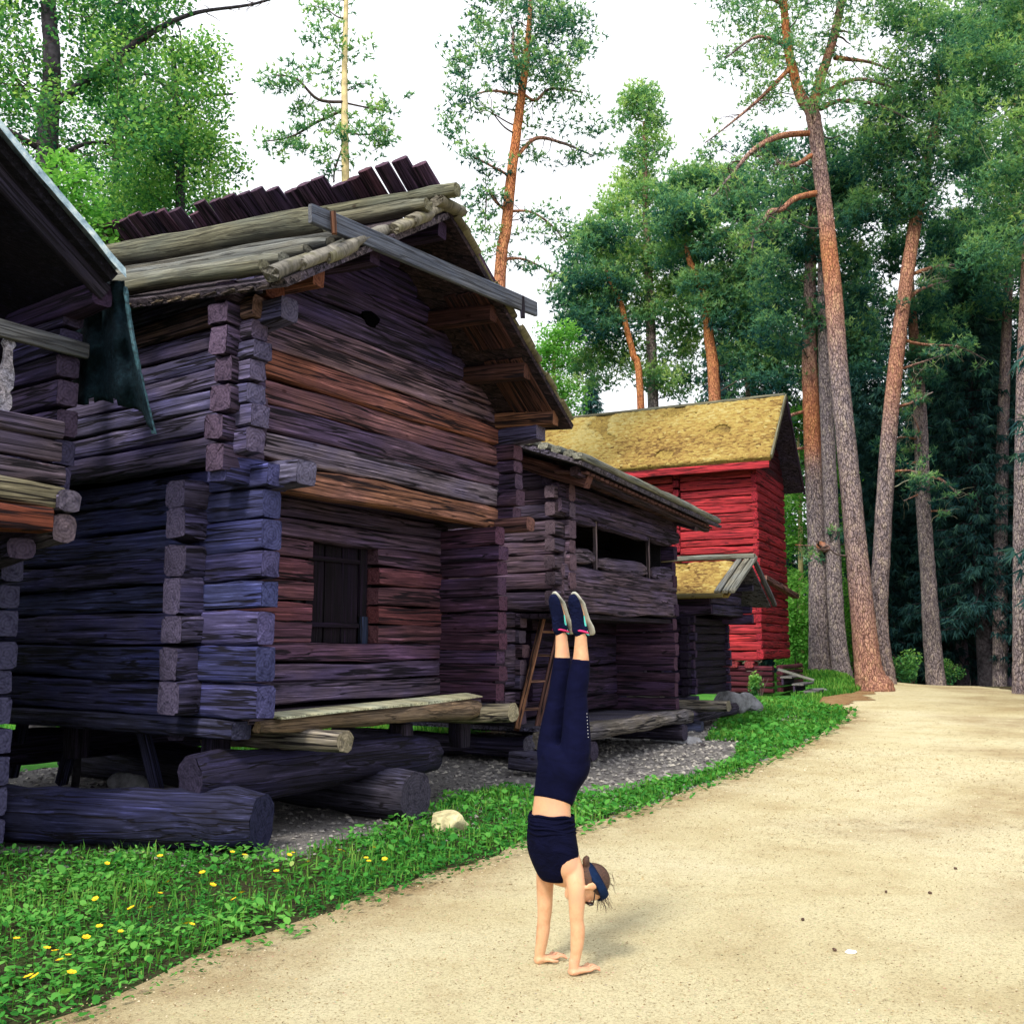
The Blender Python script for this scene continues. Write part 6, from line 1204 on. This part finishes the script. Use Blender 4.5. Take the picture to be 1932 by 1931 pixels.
    for (ap, inner) in ((aN, -1), (aF, 1)):
        w0 = ap[-1][0].copy(); gz = 0.024
        h0 = V((w0.x, w0.y, gz))
        w1 = V((w0.x, w0.y, gz + 0.045))
        limb(bm, [(w1 + V((0, 0, 0.03)), .026), (w1, .027), (h0 + D * 0.004 + V((0, 0, 0.024)), .027)], 14)
        loft(bm, [(h0 - D * 0.028 + V((0, 0, 0.014)), M * 0.020, UPV * 0.010), (h0 - D * 0.018 + V((0, 0, 0.018)), M * 0.030, UPV * 0.017), (h0 + D * 0.02 + V((0, 0, 0.020)), M * 0.036, UPV * 0.019), (h0 + D * 0.055 + V((0, 0, 0.017)), M * 0.039, UPV * 0.015), (h0 + D * 0.088 + V((0, 0, 0.014)), M * 0.039, UPV * 0.012), (h0 + D * 0.096 + V((0, 0, 0.013)), M * 0.036, UPV * 0.009)], 18)
        for k, (off, ln, r0) in enumerate(((-0.031, 0.066, .0078), (-0.0105, 0.078, .0084), (0.0105, 0.074, .0083), (0.031, 0.056, .0072))):
            o2 = off * -inner; fan = (D + M * (o2 * 9.5)).normalized(); p = h0 + D * 0.084 + M * o2 + V((0, 0, 0.014))
            limb(bm, [(p, r0 * 1.1), (p + fan * ln * 0.42 + V((0, 0, 0.011)), r0 * 1.06), (p + fan * ln * 0.75 + V((0, 0, 0.004)), r0), (p + fan * ln + V((0, 0, -0.006)), r0 * 0.85)], 10)
        td = (D * 0.62 + M * inner * 0.78).normalized(); p = h0 + D * 0.018 + M * inner * 0.024 + V((0, 0, 0.014))
        limb(bm, [(p, .013), (p + td * 0.028 + V((0, 0, 0.004)), .0115), (p + td * 0.05 + V((0, 0, 0)), .0098), (p + (td * 0.6 + D * 0.4).normalized() * 0.072 + V((0, 0, -0.006)), .0085)], 10)
    # head: crown points away along +x, face looks down at the ground
    HC = B(1110, 1668, -0.03); UH = V((0.93, 0.33, -0.12)).normalized(); FH = V((-0.17, 0.02, -1)); FH = (FH - UH * FH.dot(UH)).normalized(); SH = UH.cross(FH).normalized()
    if SH.y > 0: SH = -SH                                              # side of the head turned to the path
    def Hd(f, s, u): return HC + FH * f + SH * s + UH * u
    ell(bm, Hd(-0.008, 0, 0.012), (FH * 0.092, SH * 0.072, UH * 0.094))
    ell(bm, Hd(0.025, 0, -0.03), (FH * 0.066, SH * 0.060, UH * 0.075))
    loft(bm, [(Hd(0.020, 0, -0.04), FH * 0.060, SH * 0.058), (Hd(0.034, 0, -0.085), FH * 0.050, SH * 0.047), (Hd(0.048, 0, -0.112), FH * 0.034, SH * 0.032), (Hd(0.053, 0, -0.122), FH * 0.020, SH * 0.02)], 18)
    limb(bm, [(Hd(0.086, 0, 0.004), .009), (Hd(0.098, 0, -0.020), .012), (Hd(0.104, 0, -0.034), .0145), (Hd(0.092, 0, -0.042), .011)], 10)   # nose
    for s in (-1, 1): limb(bm, [(Hd(0.099, s * 0.010, -0.036), .009), (Hd(0.090, s * 0.014, -0.040), .008)], 8)
    ell(bm, Hd(0.088, 0, -0.066), (FH * 0.012, SH * 0.025, UH * 0.0065)); ell(bm, Hd(0.086, 0, -0.079), (FH * 0.012, SH * 0.022, UH * 0.008))                 # lips
    for s in (-1, 1):                                                                                                                          # ears
        ell(bm, Hd(-0.012, s * 0.078, -0.016), (FH * 0.019, SH * 0.010, UH * 0.031)); ell(bm, Hd(-0.004, s * 0.076, -0.040), (FH * 0.011, SH * 0.009, UH * 0.012))
        ell(bm, Hd(0.080, s * 0.030, 0.000), (FH * 0.012, SH * 0.017, UH * 0.009))
    nb = B(1062, 1650); limb(bm, [(nb, .062), (nb.lerp(Hd(-0.012, 0, -0.06), 0.5), .054), (Hd(-0.012, 0, -0.055), .052), (Hd(-0.005, 0, -0.02), .05)], 16)
    # feet inside the shoes
    FD = (FRO * 0.5 + UPV).normalized(); FS = (UPV * 0.5 - FRO).normalized()        # toe direction, sole direction
    for an in (pn[-1][0], pf[-1][0]): limb(bm, [(an, .036), (an + FD * 0.05 + FS * 0.02, .034), (an + FD * 0.13 + FS * 0.03, .028)], 12)
    body = finish(bm, 'person', skin.m, 0.0055, 5)
    body.location = base
    tag(body, 'person in navy top and leggings doing a handstand on the sandy path', 'person')
    # leggings
    bm = bmesh.new(); g = 0.004; LT = [(u, v, rl, rf) for (u, v, rl, rf) in TOR[:5]]
    loft(bm, torso_rings(LT + [(1045, 1503, .127, .086), (1043, 1511, .121, .081)], g, 0.036), 28); limb(bm, pn[:-3], 16, g); limb(bm, pf[:-3], 16, g)
    # trimmed waist: slanting band higher at the back
    leg = finish(bm, 'leggings', navy, 0.006, 6, body); leg['label'] = 'navy cropped leggings'
    # waistband ring
    rings = []
    for i, (dz) in enumerate((-0.012, 0.0, 0.02, 0.045, 0.06)):
        pass
    # tank top: hem near the waist, armholes cut to the shoulders
    bm = bmesh.new(); TT = [(1041, 1537, .131, .092), (1040, 1545, .136, .097), (1040, 1560, .141, .101), (1041, 1585, .152, .107), (1044, 1610, .152, .108), (1047, 1632, .128, .101), (1049, 1650, .098, .088), (1050, 1660, .075, .070)]
    loft(bm, torso_rings(TT, 0.006), 28)
    st = finish(bm, 'tank_top', navy2, 0.006, 5, body); st['label'] = 'dark navy sleeveless top'
    # gathered folds at the hem
    bm = bmesh.new(); rg = random.Random(2)
    for k in range(5):
        v = 1537 + 7.5 * k; n = 40; vr = []
        q = B(1041 - 0.3 * k, v); amp = 0.004
        for i in range(n):
            a = 2 * math.pi * i / n; rr = 1 + 0.02 * math.sin(a * 3 + k); dz = 0.006 * math.sin(a * 2 + k * 1.7) + 0.004 * math.sin(a * 5 + k)
            vr.append((q + LAT * (0.139 + 0.0024 * k) * rr * math.cos(a) + FRO * (0.100 + 0.0024 * k) * rr * math.sin(a) + V((0, 0, dz)), a))
        ring = []
        for p, a in vr:
            o_ = (LAT * math.cos(a) + FRO * math.sin(a)).normalized(); ring.append([bm.verts.new(p + o_ * math.cos(b_) * 0.005 + UPV * math.sin(b_) * 0.008) for b_ in np.linspace(0, 6.283, 7)[:-1]])
        for i in range(n):
            for j in range(6): bm.faces.new((ring[i][j], ring[i][(j + 1) % 6], ring[(i + 1) % n][(j + 1) % 6], ring[(i + 1) % n][j]))
    me = bpy.data.meshes.new('hem_fold'); bm.to_mesh(me); bm.free(); me.polygons.foreach_set('use_smooth', [True] * len(me.polygons)); put('hem_fold', me, st, None, navy2)
    # small marks: white badge on the hip, dotted seam on the knee side
    white = plain('white_mark', (0.75, 0.75, 0.78), 0.5, 0.05)
    def dot(name, p, r, parent, nrm):
        x = nrm.cross(V((0, 0, 1))).normalized(); y = x.cross(nrm); vs_ = [p + x * r * math.cos(a) + y * r * math.sin(a) for a in np.linspace(0, 6.283, 9)[:-1]]
        return mk(name, vs_ + [q + nrm * 0.002 for q in vs_], [tuple(range(8)), tuple(range(15, 7, -1))] + [(i, (i + 1) % 8, 8 + (i + 1) % 8, 8 + i) for i in range(8)], white, parent)
    for i in range(8):
        q = B(1104, 1345 + 6.2 * i, -0.065) + V((0, 0, 0)); c = pn[4][0].lerp(pn[3][0], 0) ; ctr = B(1087, 1345 + 6.2 * i, -0.065); nr = V((0.72, -0.69, 0)); dot('reflective_dot', ctr + nr * (0.0745 + 0.0012 * i), 0.0019, leg, nr)
    # shoes
    smesh = cloth('shoe_knit', (0.004, 0.006, 0.026), 30, 0.6); pink = plain('shoe_lining', (0.65, 0.03, 0.16), 0.6, 0.1); sole_m = plain('shoe_sole', (0.38, 0.38, 0.33), 0.6, 0.12, 25); teal = plain('shoe_mark', (0.10, 0.62, 0.55), 0.5, 0.05)
    SD = LAT
    for an, lab in ((pn[-1][0], 'near'), (pf[-1][0], 'far')):
        o0 = an + FS * 0.040 - FD * 0.045                                 # heel, bottom of the foot
        bm = bmesh.new(); prof = [(-0.012, .026, .030, .034), (0.005, .033, .042, .044), (0.05, .036, .050, .050), (0.09, .037, .040, .041), (0.13, .041, .032, .033), (0.17, .043, .027, .027), (0.205, .039, .022, .022), (0.228, .026, .015, .016), (0.236, .012, .008, .010)]
        loft(bm, [(o0 + FD * x - FS * (c - 0.004), SD * w, FS * h) for (x, w, h, c) in prof], 24)
        limb(bm, [(an + FS * 0.02, .040), (an - UPV * 0.002, .0435), (an - UPV * 0.018, .042)], 16)
        sh = finish(bm, 'shoe', smesh, 0.005, 5, body)
        bm = bmesh.new(); sp = [(-0.022, .020), (-0.012, .034), (0.02, .041), (0.07, .038), (0.12, .043), (0.17, .047), (0.205, .042), (0.232, .028), (0.244, .012)]
        loft(bm, [(o0 + FD * x + FS * (0.010 + 0.012 * (1 if x < 0.06 else 0.4) + (-0.010 if x > 0.2 else 0)), SD * w, FS * (0.013 if x < 0.1 else 0.009)) for (x, w) in sp], 20)
        finish(bm, 'sole', sole_m, 0.005, 3, sh)
        bm = bmesh.new(); n = 24; vr = []
        for i in range(n):
            a = 2 * math.pi * i / n; c = an - UPV * 0.019 + SD * 0.0415 * math.cos(a) + FRO * 0.0425 * math.sin(a) + UPV * (0.010 * math.sin(a)); vr.append([bm.verts.new(c + (SD * math.cos(a) + FRO * math.sin(a)) * 0.006 * math.cos(b_) + UPV * 0.006 * math.sin(b_)) for b_ in np.linspace(0, 6.283, 7)[:-1]])
        for i in range(n):
            for j in range(6): bm.faces.new((vr[i][j], vr[i][(j + 1) % 6], vr[(i + 1) % n][(j + 1) % 6], vr[(i + 1) % n][j]))
        me = bpy.data.meshes.new('collar'); bm.to_mesh(me); bm.free(); me.polygons.foreach_set('use_smooth', [True] * len(me.polygons)); put('collar', me, sh, None, pink)
        # curved tick on the outer side
        vs_, fs = [], []; cur = [(0.000, -0.018, .002), (0.012, -0.026, .006), (0.030, -0.026, .0075), (0.055, -0.020, .006), (0.085, -0.012, .0035), (0.110, -0.004, .001)]
        for (x, h, w) in cur:
            for q in (-1, 1): vs_.append(o0 + FD * x + FS * (h - 0.012 + q * w) + SD * (0.0385 + 0.02 * x))
        vs_ += [p - SD * 0.012 for p in vs_]; N = len(cur)
        for i in range(N - 1): fs += [(i * 2, i * 2 + 1, i * 2 + 3, i * 2 + 2), (2 * N + i * 2 + 2, 2 * N + i * 2 + 3, 2 * N + i * 2 + 1, 2 * N + i * 2), (i * 2, i * 2 + 2, 2 * N + i * 2 + 2, 2 * N + i * 2), (i * 2 + 3, i * 2 + 1, 2 * N + i * 2 + 1, 2 * N + i * 2 + 3)]
        mk('side_mark', vs_, fs, teal, sh)
    # hair: cap over the back of the head, bun, loose strands
    hw = NT('brown_hair'); hn = hw.noise(hw.coord('Object', (14, 14, 70)), 5, 5, 0.7); hm = hw.surf(hw.ramp(hn, [(0.3, (0.015, 0.007, 0.006)), (0.55, (0.07, 0.03, 0.018)), (0.75, (0.20, 0.09, 0.04))]), 0.5, hn, 0.6, 0.01, 0.4)
    bm = bmesh.new(); ell(bm, Hd(-0.020, 0, 0.022), (FH * 0.092, SH * 0.0775, UH * 0.097)); ell(bm, Hd(-0.03, 0, -0.02), (FH * 0.075, SH * 0.074, UH * 0.06))
    bun = Hd(-0.105, 0.02, -0.035); limb(bm, [(Hd(-0.08, 0.01, -0.01), .022), (bun, .018), (bun - FH * 0.025 - UH * 0.005, .020), (bun - FH * 0.045 + UH * 0.004, .010)], 12)
    hair = finish(bm, 'hair', hm, 0.005, 4, body); hair['label'] = 'brown hair tied at the back'
    tb = Tubes(); rg = random.Random(8)
    for k in range(44):
        s = rg.uniform(-0.7, 1.0); p = Hd(rg.uniform(0.02, 0.07), 0.06 * s, rg.uniform(0.05, 0.10)); p2 = p + V((rg.uniform(-.01, .035), rg.uniform(-.02, .02), -rg.uniform(0.02, 0.05))); p3 = p2 + V((rg.uniform(-.01, .02), rg.uniform(-.01, .01), -rg.uniform(0.01, 0.05))); tb.add([p, p2, p3], [.0012, .0010, .0004], 4)
    for k in range(9):
        p = Hd(rg.uniform(-.07, .0), rg.uniform(-.03, .04), 0.10); p2 = p + UH * rg.uniform(.01, .03) + V((0, 0, rg.uniform(-.02, .01))); p3 = p2 + V((rg.uniform(.0, .03), 0, -rg.uniform(.02, .06))); tb.add([p, p2, p3], [.0012, .001, .0005], 4)
    tb.obj('strands', hm, hair, V((0, 0, 0)))
    # headband: broad ring from nape over the crown side to the forehead
    bandm = cloth('headband_fabric', (0.006, 0.016, 0.05), 14, 0.5); bm = bmesh.new(); ax = (FH * 0.80 + UH * 0.60).normalized(); nr = (UH * 0.80 - FH * 0.60).normalized(); n = 44; c0 = Hd(-0.010, 0, 0.022); ringv = []
    for i in range(n):
        a = 2 * math.pi * i / n; ring_ = []
        wd = 0.024 + 0.006 * math.cos(a) ** 2
        for (h, r) in ((-1, 0.004), (-0.5, 0.009), (0.5, 0.009), (1, 0.004), (0.5, -0.004), (-0.5, -0.004)):
            ring_.append(bm.verts.new(c0 + ax * (0.1005 + r - 0.006 * abs(h)) * math.cos(a) + SH * (0.0815 + r - 0.003 * abs(h)) * math.sin(a) + nr * (h * wd + 0.012)))
        ringv.append(ring_)
    for i in range(n):
        for j in range(6): bm.faces.new((ringv[i][j], ringv[i][(j + 1) % 6], ringv[(i + 1) % n][(j + 1) % 6], ringv[(i + 1) % n][j]))
    me = bpy.data.meshes.new('headband'); bmesh.ops.recalc_face_normals(bm, faces=bm.faces[:]); bm.to_mesh(me); bm.free(); me.polygons.foreach_set('use_smooth', [True] * len(me.polygons)); put('headband', me, body, None, bandm)
    # sunglasses
    gm_ = plain('sunglass_black', (0.008, 0.008, 0.012), 0.15, 0.0, 5, 0.0, 0.6); bm = bmesh.new()
    for s in (-1, 1):
        ell(bm, Hd(0.086, s * 0.034, 0.004), (FH * 0.010, SH * 0.032, UH * 0.021), 8); limb(bm, [(Hd(0.078, s * 0.060, 0.012), .0045), (Hd(0.045, s * 0.071, 0.010), .0035), (Hd(0.0, s * 0.077, 0.006), .0028)], 8)
    limb(bm, [(Hd(0.094, -0.012, 0.008), .004), (Hd(0.094, 0.012, 0.008), .004)], 8)
    me = bpy.data.meshes.new('sunglasses'); bmesh.ops.recalc_face_normals(bm, faces=bm.faces[:]); bm.to_mesh(me); bm.free(); me.polygons.foreach_set('use_smooth', [True] * len(me.polygons)); put('sunglasses', me, body, None, gm_)
person()
